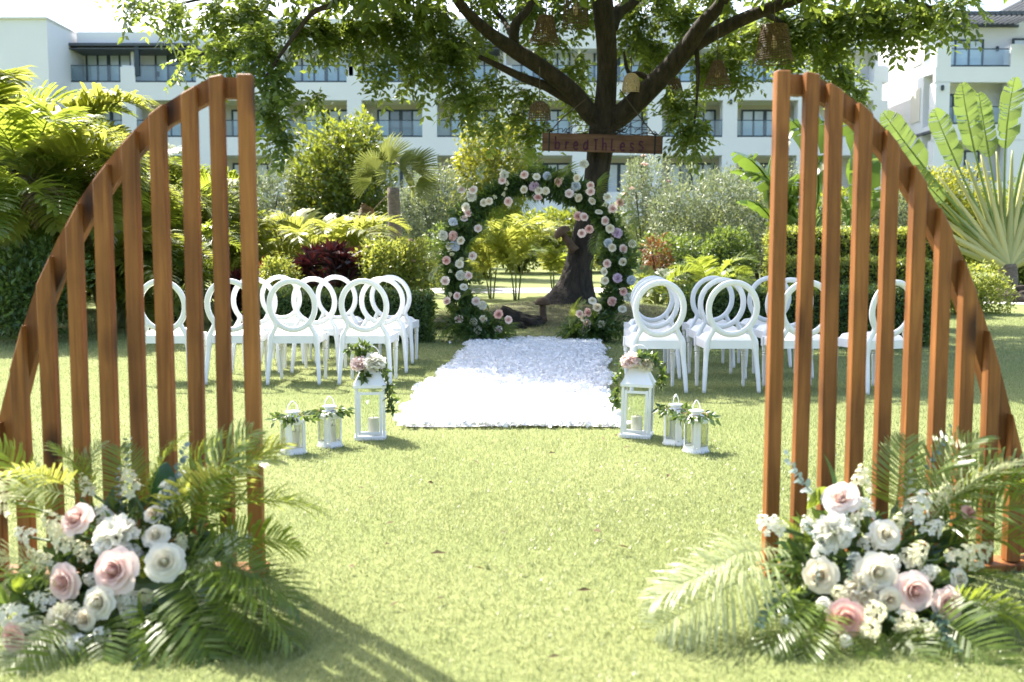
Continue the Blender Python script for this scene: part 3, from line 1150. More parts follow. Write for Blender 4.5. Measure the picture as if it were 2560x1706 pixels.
# ------------------------------------------------------------------ flowers and cut greenery
def rose_mesh(name, mat, full=True, seed=0, open_=1.0):
    r = np.random.default_rng(seed)
    rings = [(3, 0.15, 0.60, 75), (4, 0.29, 0.64, 66), (5, 0.45, 0.62, 60), (5, 0.62, 0.54, 56), (6, 0.82, 0.40, 52), (6, 1.02, 0.20, 48)] if full else [(3, 0.22, 0.56, 75), (5, 0.55, 0.5, 60), (6, 0.98, 0.2, 50)]
    g = 5 if full else 3
    mb = MB()
    mb.lathe([(0.0, 0.70), (0.07, 0.685), (0.13, 0.62), (0.18, 0.42), (0.34, 0.05), (0.2, -0.25)], 10, tint=0.3)
    for q in range(3):      # spiral folds of the heart
        a1 = q * 2.1
        V = [(0.03 * cos(a1), 0.03 * sin(a1), 0.7)]
        for w_ in range(9):
            an = a1 + w_ * 0.42
            rr_ = 0.09 + 0.014 * w_
            V += [(rr_ * cos(an), rr_ * sin(an), 0.30), (rr_ * 1.08 * cos(an), rr_ * 1.08 * sin(an), 0.72 - 0.008 * w_)]
        mb.add(V, [[1 + 2 * w_, 3 + 2 * w_, 4 + 2 * w_, 2 + 2 * w_] for w_ in range(8)], 0.35 + 0.1 * q)
    for k, (n, r1, zt, aw) in enumerate(rings):
        f = k / (len(rings) - 1)
        ph = r.uniform(0, 6.28)
        for q in range(n):
            a0 = ph + 2 * pi * q / n + r.normal(0, 0.12)
            R1 = r1 * open_ * r.uniform(0.92, 1.08)
            Zt = zt + r.normal(0, 0.03)
            V = []
            for iu in range(g + 1):
                u = -1 + 2 * iu / g
                for iv in range(g + 1):
                    v = iv / g
                    vv = v * (1 - 0.22 * abs(u) ** 2.4)
                    rad = 0.05 + (R1 - 0.05) * (vv ** (0.55 + 0.35 * f)) + 0.055 * sin(u * 5 + q * 1.7 + k) * v * f
                    rad += 0.10 * f * max(0, vv - 0.72) / 0.28          # lip rolls outwards
                    z = -0.25 + (Zt + 0.25) * (1 - (1 - vv) ** (1.0 + 0.6 * f)) - 0.16 * f * max(0, vv - 0.7) / 0.3
                    z += 0.05 * sin(3 * u + k + q * 2.3) * v
                    an = a0 + u * radians(aw) * (0.35 + 0.65 * min(1, v * 1.8))
                    V.append((rad * cos(an), rad * sin(an), z))
            F = [[i_ * (g + 1) + j_, (i_ + 1) * (g + 1) + j_, (i_ + 1) * (g + 1) + j_ + 1, i_ * (g + 1) + j_ + 1] for i_ in range(g) for j_ in range(g)]
            t = [min(1, max(0, 0.12 + 0.62 * f + 0.34 * ((j_ + 0.5) / g) ** 2 + r.normal(0, 0.03))) for i_ in range(g) for j_ in range(g)]
            mb.add(V, F, t)
    return mb.mesh(name, mat, True)


def ruffle_mesh(name, mat, n=70, seed=0, flat=0.75):
    """peony or carnation: a ball of crimped petals"""
    r = np.random.default_rng(seed)
    d = rand_unit(n, r)
    d[:, 2] = np.abs(d[:, 2]) * 1.0 - 0.25
    d /= np.linalg.norm(d, axis=1)[:, None]
    mb = MB()
    for q in range(n):
        D = d[q]
        s = np.cross(D, rand_unit(1, r)[0])
        s /= np.linalg.norm(s)
        b = np.cross(D, s)
        L_ = r.uniform(0.78, 1.05)
        w = r.uniform(0.26, 0.42)
        V = []
        for iv in range(3):
            v = (0.25, 0.72, 1.0)[iv]
            for iu in range(5):
                u = -1 + iu / 2
                jag = (0.07 if iu % 2 else -0.05) * (iv == 2)
                p = D * (L_ * v + jag) + s * (u * w * (0.4, 1.0, 0.95)[iv]) + b * (0.10 * sin(u * 4 + q) * v + 0.12 * u * u * v)
                V.append((p[0], p[1], p[2] * flat))
        F = [[iv * 5 + iu, iv * 5 + iu + 1, iv * 5 + iu + 6, iv * 5 + iu + 5] for iv in range(2) for iu in range(4)]
        mb.add(V, F, np.clip(r.uniform(0.3, 0.9) + np.repeat([-.2, .1], 4), 0, 1))
    return mb.mesh(name, mat, False)


def stock_mesh(name, mat, n=16, seed=0, tall=1.5):
    """stem of stock: small open florets up a short spike"""
    r = np.random.default_rng(seed)
    mb = MB()
    for q in range(n):
        f = q / (n - 1)
        an = q * 2.4 + r.normal(0, 0.2)
        rad = 0.55 * (1 - 0.65 * f)
        c = np.array([rad * cos(an), rad * sin(an), -0.6 + tall * f + r.normal(0, 0.05)])
        D = np.array([cos(an), sin(an), 0.6 + f])
        D /= np.linalg.norm(D)
        s = np.cross(D, [0, 0, 1.0])
        s /= np.linalg.norm(s)
        b = np.cross(D, s)
        fr = 0.36 * (1 - 0.4 * f) * r.uniform(0.85, 1.1)
        for p in range(5):
            a1 = 2 * pi * p / 5 + q
            dirp = s * cos(a1) + b * sin(a1)
            side = np.cross(D, dirp)
            V = [c, c + dirp * fr * 0.6 + side * fr * 0.38 + D * fr * 0.25, c + dirp * fr + D * fr * r.uniform(0.0, 0.3), c + dirp * fr * 0.6 - side * fr * 0.38 + D * fr * 0.25]
            mb.add(V, [[0, 1, 2, 3]], np.clip(r.uniform(0.55, 1) - 0.35 * f, 0, 1))
    return mb.mesh(name, mat, False)


def frond_mesh(name, mat, L=1.0, pairs=34, a0=1.1, droop=1.3, leaf=0.34, w=0.02, vee=0.5, sag=0.5, seed=0, start=0.16, tint=(0.2, 0.9), stalk=0.007, fwd=0.55):
    """feather palm frond growing from the origin along +X and arching down"""
    r = np.random.default_rng(seed)
    n = 24
    t = np.linspace(0, 1, n)
    ang = a0 - droop * t ** 1.25
    dx = np.cos(ang) * L / n
    dz = np.sin(ang) * L / n
    C_ = np.stack([np.cumsum(dx), 0.02 * L * np.sin(3 * t + seed), np.cumsum(dz)], 1)
    mb = MB()
    mb.tube(C_, stalk * L * (1.15 - t), 4, 0.8, cap=False)
    tt = np.repeat(np.linspace(start, 0.995, pairs), 2)
    sd = np.tile([1.0, -1.0], pairs)
    m_ = len(tt)
    tt = np.clip(tt + r.normal(0, 0.006, m_), 0, 1)
    P = np.stack([np.interp(tt, t, C_[:, q]) for q in range(3)], 1)
    an = np.interp(tt, t, ang)
    T = np.stack([np.cos(an), 0 * an, np.sin(an)], 1)
    up = np.stack([-np.sin(an), 0 * an, np.cos(an)], 1)
    side = np.zeros((m_, 3))
    side[:, 1] = sd
    k = np.clip(fwd + 0.75 * (tt - 0.4), 0.15, 1.6)[:, None]
    D = side + T * k + up * (vee + r.normal(0, 0.13, m_))[:, None]
    D /= np.linalg.norm(D, axis=1)[:, None]
    ln = leaf * L * np.clip(np.sin(pi * (0.16 + 0.80 * tt)) ** 0.65, 0.12, 1) * r.uniform(0.85, 1.1, m_)
    g = np.array([0, 0, -1.0])
    sg = sag * r.uniform(0.7, 1.35, m_)[:, None]
    p1 = P + D * (ln * 0.45)[:, None] + g * (ln[:, None] * 0.05 * sg)
    p2 = P + D * (ln * 0.8)[:, None] + g * (ln[:, None] * 0.26 * sg)
    p3 = P + D * (ln * 1.0)[:, None] + g * (ln[:, None] * 0.52 * sg)
    W = np.cross(D, up)
    W /= np.linalg.norm(W, axis=1)[:, None] + 1e-9
    W = W * (w * L * r.uniform(0.8, 1.2, m_))[:, None] / 2
    V = np.stack([P - W * .5, P + W * .5, p1 + W, p1 - W, p2 + W * .75, p2 - W * .75, p3], 1).reshape(-1, 3)
    i_ = np.arange(m_)[:, None] * 7
    tn = np.clip(r.uniform(tint[0], tint[1], m_), 0, 1)
    base = mb.n
    mb.add(V, np.concatenate([i_ + [[0, 1, 2, 3]], i_ + [[3, 2, 4, 5]]]), np.tile(tn, 2))
    mb.F.append(i_ + np.array([[5, 4, 6]]) + base)
    mb.T.append(tn)
    return mb.mesh(name, mat, False)


def fan_mesh(name, mat, R=0.5, n=24, spread=4.2, petiole=0.6, seed=0, tint=(0.3, 0.9), sag=0.25, cup=0.25, pleat=0.03, join=1.0):
    """fan palm leaf: stalk along +X, then a pleated half-disc of segments split at the tips"""
    r = np.random.default_rng(seed)
    mb = MB()
    if petiole > 0:
        mb.tube([(0, 0, 0), (petiole * 0.5, 0, 0.03 * petiole), (petiole, 0, 0)], [0.012, 0.010, 0.008], 5, 0.9)
    O = np.array([petiole, 0, 0])
    for q in range(n):
        a = -spread / 2 + spread * (q + 0.5) / n
        da = spread / n * 0.5 * join
        Ls = R * (0.72 + 0.28 * cos(a * 0.6)) * r.uniform(0.9, 1.06)

        def pt(ang, f, zo):
            return O + np.array([cos(ang) * Ls * f, sin(ang) * Ls * f, cup * Ls * f * (1 - f) - sag * Ls * f ** 2.5 + zo])
        V = [O, pt(a - da, 0.5, -pleat * R), pt(a, 0.5, pleat * R), pt(a + da, 0.5, -pleat * R), pt(a - da * 0.6, 0.8, -pleat * R), pt(a, 0.8, pleat * R), pt(a + da * 0.6, 0.8, -pleat * R), pt(a + r.normal(0, .02), 1.0, 0)]
        mb.add(V, [[0, 1, 2], [0, 2, 3], [4, 7, 5], [5, 7, 6]], r.uniform(*tint))
        mb.F.append(np.array([[1, 4, 5, 2], [2, 5, 6, 3]]) + mb.n - 8)
        mb.T.append(np.full(2, r.uniform(*tint)))
    return mb.mesh(name, mat, False)


def sprig_mesh(name, mat, L=0.4, pairs=9, leaf=0.05, w=0.05, curve=0.5, seed=0, tint=(0.1, 1)):
    """eucalyptus sprig: round leaves in pairs along a bending stem, growing along +X"""
    r = np.random.default_rng(seed)
    t = np.linspace(0, 1, 14)
    C_ = np.stack([L * t, 0.06 * L * np.sin(4 * t + seed), L * curve * t * t * 0.5], 1)
    mb = MB().tube(C_, 0.004 * (1.2 - t), 5, 0.3)
    for q in range(pairs):
        f = 0.12 + 0.88 * q / (pairs - 1)
        p = np.array([np.interp(f, t, C_[:, c]) for c in range(3)])
        roll = q * 1.57 + r.normal(0, 0.25)
        for s in (0, pi):
            d = np.array([0.45, cos(roll + s), sin(roll + s)])
            d /= np.linalg.norm(d)
            nrm = np.array([1, -0.3 * cos(roll + s), -0.3 * sin(roll + s)]) + r.normal(0, .25, 3)
            sd = np.cross(nrm, d)
            sd /= np.linalg.norm(sd)
            sz = leaf * (1.15 - 0.6 * f) * r.uniform(0.85, 1.15)
            ang = np.arange(8) * 2 * pi / 8
            cpos = p + d * sz * 0.62
            V = [cpos + d * (-cos(a_)) * sz * 0.55 + sd * sin(a_) * sz * 0.5 * (w / leaf) for a_ in ang]
            mb.add(V, [list(range(8))], r.uniform(*tint))
    return mb.mesh(name, mat, False)


def blade_mesh(name, mat, L=0.4, W=0.16, droop=0.5, seed=0, tint=0.5, fold=0.25, n=12):
    """one broad leaf growing along +X with a folded midrib"""
    V, F = [], []
    for q in range(n + 1):
        t = q / n
        wd = W * 0.5 * (math.sin(pi * min(1, 0.06 + 0.94 * t)) ** 0.7) * (1.15 - 0.35 * t)
        x = L * t * (1 - 0.12 * droop * t)
        z = -droop * L * 0.45 * t * t
        V += [(x, -wd, z + fold * wd), (x, 0, z), (x, wd, z + fold * wd)]
    for q in range(n):
        F += [[q * 3, q * 3 + 3, q * 3 + 4, q * 3 + 1], [q * 3 + 1, q * 3 + 4, q * 3 + 5, q * 3 + 2]]
    return MB().add(V, F, tint).mesh(name, mat, True)


def aim(o, d, roll=0.0, axis='X'):
    """point the object's +X (or +Z) along d"""
    d = Vector(d).normalized()
    q = d.to_track_quat('X', 'Z') if axis == 'X' else d.to_track_quat('Z', 'Y')
    o.rotation_mode = 'QUATERNION'
    from mathutils import Quaternion
    o.rotation_quaternion = q @ Quaternion((1, 0, 0) if axis == 'X' else (0, 0, 1), roll)
    return o


ROSE = {}
for c in ('pink', 'blush', 'dusty', 'cream', 'ivory'):
    ROSE[c] = [rose_mesh('rose_' + c, M[c], True, s, 1.0) for s in (1, 2)]
    ROSE[c + '_s'] = [rose_mesh('small_rose_' + c, M[c], False, s) for s in (3, 4)]
RUF = {c: [ruffle_mesh('ruffle_' + c, M[c], 60, s) for s in (5, 6)] for c in ('snow', 'pink', 'lilac', 'blue', 'peach', 'ivory')}
STOCK = [stock_mesh('stock', M['stock'], 18, s) for s in (1, 2, 3)]
STOCKW = [stock_mesh('white_stock', M['snow'], 16, s, 1.2) for s in (4, 5)]
FROND_A = [frond_mesh('cut_frond', M['archpalm'], 1.0, 34, 0.35, 0.9, 0.42, 0.019, 0.35, 0.6, s) for s in (1, 2, 3)]
FROND_Y = [frond_mesh('cut_frond_yellow', M['palmyellow'], 1.0, 34, 0.35, 1.2, 0.38, 0.018, 0.35, 0.7, s) for s in (4, 5)]
FROND_W = [frond_mesh('cut_frond_pale', M['palepalm'], 1.0, 38, 0.3, 0.8, 0.40, 0.0125, 0.3, 0.55, s, tint=(0.4, 1)) for s in (6, 7)]
FANS = [fan_mesh('cut_fan', M['archpalm'], 0.55, 24, 3.4, 0.18, s, join=0.42, pleat=0.012, sag=0.35) for s in (1, 2)]
EUC = [sprig_mesh('eucalyptus', M['eucal'], 0.42, 11, 0.05, 0.048, 0.5, s) for s in (1, 2, 3)]
EUCW = [sprig_mesh('pale_eucalyptus', M['silver'], 0.36, 13, 0.05, 0.03, 0.3, s, (0.7, 1)) for s in (4,)]
BIGL = [blade_mesh('broad_leaf', M['bigleaf'], 0.30, 0.20, 0.5, 1), blade_mesh('broad_leaf', M['archpalm'], 0.3, 0.12, 0.7, 2)]
_cnt = [0]


def pick(lst):
    _cnt[0] += 1
    return lst[_cnt[0] % len(lst)]


def local(root, p):
    return Vector(p) - root.location


def leaf_mass(center, radii, n, L, W, rg, down=0.2):
    """loose leafy filling within an ellipsoid"""
    d = rand_unit(n, rg)
    rr = rg.uniform(0.25, 1.0, n) ** 0.45
    P = np.array(center) + d * np.array(radii) * rr[:, None]
    T = d + rg.normal(0, 0.6, (n, 3))
    T[:, 2] -= down
    Nn = np.array([0, 0, 1.0]) + rg.normal(0, 0.6, (n, 3))
    ln = L * rg.uniform(0.6, 1.3, n)
    return cards(P, T, Nn, ln, ln * W / L)


def arrangement(label, base, flowers, fronds, extras, fill, seed):
    rg = np.random.default_rng(seed)
    root = thing('floral_arrangement', label, 'flower arrangement', base)
    # hidden moss block that everything is stuck into
    mb = MB().lathe([(0.0, 0.0), (0.17, 0.0), (0.20, 0.06), (0.15, 0.15), (0.0, 0.2)], 12)
    mb.build('moss_block', M['stem'], root)
    hub = base + Vector((0, 0, 0.12))
    leaves = MB()
    for (px, py, Y, rx, rz_, n) in fill:
        c = local(root, At(px, py, Y))
        c.y += 0.09
        V, F = leaf_mass(c, (rx, 0.11, rz_), n, 0.075, 0.03, rg)
        leaves.add(V, F, np.tile(rg.uniform(0, 1, n), 2))
    leaves.build('foliage', M['garland'], root)
    stems = MB()
    for (px, py, Y, kind, col, rad) in flowers:
        p = At(px, py, Y)
        R = rad * Y / F_PX * (1.02 if kind == 'rose' else 1.4)
        p.y -= 0.03
        d = (p - hub).normalized() * 0.75 + Vector((0, -0.75, 0.3)) + Vector(rg.normal(0, 0.12, 3))
        if kind == 'rose':
            o = put('rose', pick(ROSE[col]), root, local(root, p), None, R)
        elif kind == 'ruf':
            o = put('carnation', pick(RUF[col]), root, local(root, p), None, R)
        elif kind == 'bud':
            o = put('bud', ruffle_mesh('bud', M['lime'], 60, 3, 0.95), root, local(root, p), None, R)
        else:
            o = put('stock_flower', pick(STOCK if col == 'cream' else STOCKW), root, local(root, p), None, R)
            d = d + Vector((0, 0.3, 0.35))
        aim(o, d, rg.uniform(0, 6), 'Z')
        q = local(root, p)
        stems.tube([(0, 0, 0.1), (q.x * 0.4, q.y * 0.5, 0.1 + (q.z - 0.1) * 0.6), tuple(q - d.normalized() * R * 0.4)], 0.0045, 5, 0.5, smooth=4)
    stems.build('stem', M['stem'], root)
    for (px, py, Y, tx, ty, TY, kind) in fronds:
        p, q = At(px, py, Y), At(tx, ty, TY)
        L_ = (q - p).length
        src = {'g': FROND_A, 'y': FROND_Y, 'w': FROND_W}[kind]
        o = put('palm_frond', pick(src), root, local(root, p), None, L_ * 1.06)
        dd = (q - p).normalized()
        aim(o, dd + Vector((0, 0, -0.10)), rg.normal(0, 0.5))
    for (px, py, Y, tx, ty, TY, kind) in extras:
        p, q = At(px, py, Y), At(tx, ty, TY)
        L_ = (q - p).length
        if kind == 'e':
            o = put('eucalyptus_sprig', pick(EUC), root, local(root, p), None, L_ / 0.42)
        elif kind == 'ew':
            o = put('eucalyptus_sprig', EUCW[0], root, local(root, p), None, L_ / 0.36)
        elif kind == 'B':
            o = put('broad_leaf', BIGL[0], root, local(root, p), None, L_ / 0.3)
        else:
            o = put('broad_leaf', BIGL[1], root, local(root, p), None, L_ / 0.3)
        aim(o, q - p, rg.normal(0, 0.4) if kind[0] == 'e' else 1.4)
    return root


baseL = Vector((-1.12, 3.08, 0))
FL = [(205, 1294, 3.0, 'rose', 'pink', 41), (302, 1339, 3.0, 'ruf', 'snow', 44), (400, 1336, 3.02, 'rose', 'ivory', 33), (300, 1420, 2.9, 'rose', 'pink', 56), (421, 1399, 2.92, 'rose', 'ivory', 46),
      (176, 1447, 2.92, 'rose', 'pink', 45), (373, 1410, 2.95, 'bud', 'lime', 20), (260, 1498, 2.86, 'rose', 'ivory', 40), (321, 1485, 2.9, 'stock', 'white', 34), (330, 1520, 2.9, 'stock', 'white', 30),
      (168, 1550, 2.84, 'ruf', 'ivory', 36), (27, 1530, 2.85, 'stock', 'white', 40), (60, 1560, 2.84, 'stock', 'white', 34), (50, 1585, 2.8, 'rose', 'dusty', 37), (23, 1236, 3.15, 'stock', 'cream', 38),
      (582, 1332, 3.05, 'stock', 'white', 30), (625, 1345, 3.1, 'stock', 'white', 22), (520, 1412, 2.98, 'stock', 'cream', 30), (191, 1603, 2.78, 'stock', 'white', 34), (333, 1198, 3.15, 'stock', 'cream', 30),
      (429, 1221, 3.1, 'stock', 'white', 32), (153, 1310, 3.05, 'stock', 'cream', 38), (215, 1370, 3.0, 'stock', 'cream', 26), (165, 1335, 3.0, 'stock', 'cream', 30), (180, 1515, 2.85, 'stock', 'cream', 28), (225, 1210, 3.2, 'stock', 'cream', 22), (345, 1376, 3.0, 'stock', 'white', 26), (110, 1390, 3.0, 'stock', 'cream', 26), (110, 1490, 2.9, 'stock', 'white', 26), (235, 1440, 2.95, 'stock', 'white', 22), (370, 1480, 2.92, 'stock', 'cream', 22), (260, 1575, 2.82, 'stock', 'white', 24), (110, 1590, 2.8, 'stock', 'cream', 26), (460, 1350, 3.05, 'stock', 'cream', 22), (265, 1275, 3.1, 'stock', 'white', 24), (395, 1280, 3.1, 'rose', 'cream', 24), (70, 1330, 3.1, 'stock', 'white', 26), (225, 1540, 2.84, 'rose', 'cream', 28)]
FR = [(440, 1430, 2.95, 735, 1545, 2.75, 'g'), (430, 1420, 2.95, 560, 1640, 2.7, 'g'), (455, 1425, 3.0, 745, 1465, 2.85, 'g'), (470, 1340, 3.05, 600, 1075, 3.1, 'g'), (500, 1350, 3.05, 655, 1075, 3.15, 'y'), (440, 1330, 3.1, 530, 1090, 3.2, 'g'), (200, 1260, 3.2, 240, 1110, 3.25, 'g'), (100, 1290, 3.2, -10, 1100, 3.2, 'g'), (400, 1330, 3.1, 660, 1110, 3.05, 'g'), (420, 1340, 3.05, 770, 1225, 3.1, 'g'), (470, 1380, 3.0, 740, 1330, 2.95, 'g'),
      (210, 1240, 3.15, -20, 1140, 2.95, 'y'), (200, 1250, 3.15, -60, 1200, 3.0, 'w'), (170, 1440, 3.0, -60, 1370, 2.85, 'w'), (180, 1480, 2.95, -60, 1430, 2.8, 'g'), (190, 1540, 2.85, -40, 1680, 2.6, 'w'), (220, 1560, 2.85, 60, 1690, 2.6, 'g'),
      (340, 1500, 2.9, 400, 1670, 2.68, 'g'), (290, 1520, 2.88, 260, 1690, 2.66, 'g'), (380, 1500, 2.9, 520, 1680, 2.66, 'g'), (330, 1300, 3.2, 300, 1120, 3.25, 'g'), (230, 1280, 3.2, 150, 1110, 3.25, 'g'), (370, 1310, 3.15, 440, 1090, 3.2, 'g'), (500, 1450, 2.95, 700, 1640, 2.75, 'g'), (420, 1350, 3.1, 580, 1120, 3.0, 'y'), (130, 1330, 3.1, 60, 1170, 3.2, 'g'), (440, 1400, 3.0, 640, 1400, 2.9, 'g')]
EX = [(400, 1300, 3.1, 490, 1160, 3.0, 'e'), (320, 1290, 3.15, 290, 1110, 3.2, 'e'), (350, 1520, 2.85, 370, 1680, 2.7, 'e'), (390, 1260, 3.2, 430, 1150, 3.25, 'B'), (300, 1300, 3.1, 270, 1180, 3.1, 'e'), (350, 1480, 2.85, 350, 1610, 2.75, 'b'), (60, 1480, 2.95, 20, 1420, 2.9, 'b')]
FI = [(300, 1430, 3.02, 0.26, 0.17, 420), (180, 1500, 2.96, 0.2, 0.12, 260), (400, 1430, 3.02, 0.16, 0.14, 200), (60, 1560, 2.92, 0.16, 0.1, 160), (300, 1570, 2.9, 0.24, 0.07, 200)]
arrangement('lush floor arrangement of pink and ivory roses with long dark green palm fronds', baseL, FL, FR, EX, FI, 21)

baseR = Vector((1.15, 3.12, 0))
FL = [(2094, 1244, 3.12, 'rose', 'blush', 44), (2203, 1332, 3.05, 'rose', 'ivory', 37), (2165, 1345, 3.06, 'stock', 'white', 26), (2043, 1431, 2.98, 'rose', 'cream', 42), (2184, 1425, 2.95, 'rose', 'ivory', 48), (2150, 1465, 2.95, 'ruf', 'ivory', 36), (2272, 1470, 2.92, 'rose', 'pink', 47), (2356, 1500, 2.93, 'rose', 'pink', 42),
      (2106, 1537, 2.86, 'rose', 'dusty', 44), (2150, 1262, 3.12, 'stock', 'white', 32), (2146, 1195, 3.15, 'stock', 'cream', 30), (2291, 1251, 3.1, 'stock', 'white', 36), (2280, 1378, 3.0, 'stock', 'cream', 34), (2400, 1381, 3.0, 'stock', 'cream', 34), (2440, 1378, 3.02, 'stock', 'cream', 30), (1905, 1301, 3.12, 'stock', 'white', 26), (1935, 1303, 3.12, 'stock', 'white', 24),
      (2452, 1519, 2.92, 'stock', 'cream', 30), (2180, 1520, 2.86, 'stock', 'cream', 34), (2165, 1560, 2.82, 'stock', 'cream', 34), (2257, 1546, 2.85, 'stock', 'cream', 34), (2089, 1473, 2.93, 'stock', 'cream', 24), (2077, 1325, 3.05, 'ruf', 'snow', 36), (2410, 1278, 3.1, 'rose', 'dusty', 22), (2105, 1590, 2.8, 'stock', 'white', 18), (2220, 1400, 2.98, 'stock', 'white', 28), (1955, 1545, 2.85, 'stock', 'white', 18), (2350, 1230, 3.15, 'stock', 'cream', 24), (2130, 1390, 3.0, 'stock', 'white', 22), (2235, 1300, 3.08, 'stock', 'cream', 22), (2320, 1420, 2.97, 'stock', 'white', 22), (2040, 1370, 3.02, 'stock', 'white', 22), (2310, 1560, 2.84, 'stock', 'cream', 22), (2050, 1500, 2.9, 'stock', 'white', 22), (2330, 1310, 3.08, 'stock', 'white', 26), (2215, 1490, 2.9, 'rose', 'cream', 28), (2010, 1300, 3.1, 'stock', 'white', 20), (2385, 1440, 2.98, 'rose', 'ivory', 26), (2125, 1300, 3.08, 'stock', 'cream', 20)]
FR = [(1990, 1400, 3.05, 1650, 1510, 2.85, 'w'), (1985, 1380, 3.08, 1760, 1390, 2.95, 'w'), (2000, 1420, 3.0, 1640, 1440, 2.9, 'w'), (2280, 1330, 3.15, 2560, 1130, 3.2, 'g'), (2270, 1320, 3.2, 2420, 1080, 3.25, 'g'), (2240, 1310, 3.2, 2260, 1100, 3.25, 'g'), (2300, 1350, 3.1, 2600, 1230, 3.05, 'g'), (2320, 1380, 3.1, 2610, 1340, 3.0, 'g'),
      (2330, 1500, 2.95, 2600, 1560, 2.75, 'g'), (2300, 1520, 2.92, 2520, 1650, 2.66, 'g'), (2250, 1550, 2.88, 2330, 1670, 2.68, 'g'), (2060, 1500, 2.92, 1920, 1600, 2.75, 'g'), (2080, 1520, 2.9, 2010, 1640, 2.7, 'g'), (2020, 1480, 2.95, 1900, 1540, 2.8, 'g'), (2150, 1560, 2.88, 2180, 1660, 2.7, 'g'), (2340, 1440, 3.05, 2600, 1460, 2.9, 'g'), (2290, 1360, 3.15, 2500, 1140, 3.0, 'w'), (2030, 1380, 3.1, 1950, 1290, 3.1, 'g'), (2320, 1290, 3.2, 2560, 1180, 3.1, 'g')]
EX = [(2240, 1330, 3.08, 2300, 1170, 3.05, 'ew'), (2330, 1520, 2.86, 2400, 1650, 2.7, 'e'), (1985, 1480, 2.92, 1890, 1590, 2.78, 'e'), (2070, 1370, 3.02, 2010, 1330, 2.98, 'e'), (2060, 1260, 3.15, 1945, 1170, 3.1, 'e'), (2085, 1250, 3.2, 2085, 1125, 3.22, 'B'), (2140, 1380, 2.98, 2120, 1460, 2.9, 'e'), (2300, 1180, 3.15, 2400, 1090, 3.12, 'e'), (2080, 1230, 3.15, 1985, 1260, 3.1, 'b'), (2200, 1470, 2.92, 2215, 1570, 2.8, 'e'), (2040, 1470, 2.93, 2060, 1410, 2.9, 'e'), (2300, 1420, 3.0, 2400, 1460, 2.9, 'b'), (2110, 1330, 3.05, 2130, 1290, 3.0, 'e')]
FI = [(2180, 1430, 3.05, 0.26, 0.17, 420), (2290, 1500, 2.98, 0.2, 0.12, 260), (2080, 1480, 3.0, 0.16, 0.13, 200), (2200, 1570, 2.92, 0.24, 0.07, 200), (2330, 1400, 3.1, 0.16, 0.12, 160)]
arrangement('floor arrangement of blush and cream roses with a pale palm frond and round dark leaf', baseR, FL, FR, EX, FI, 22)


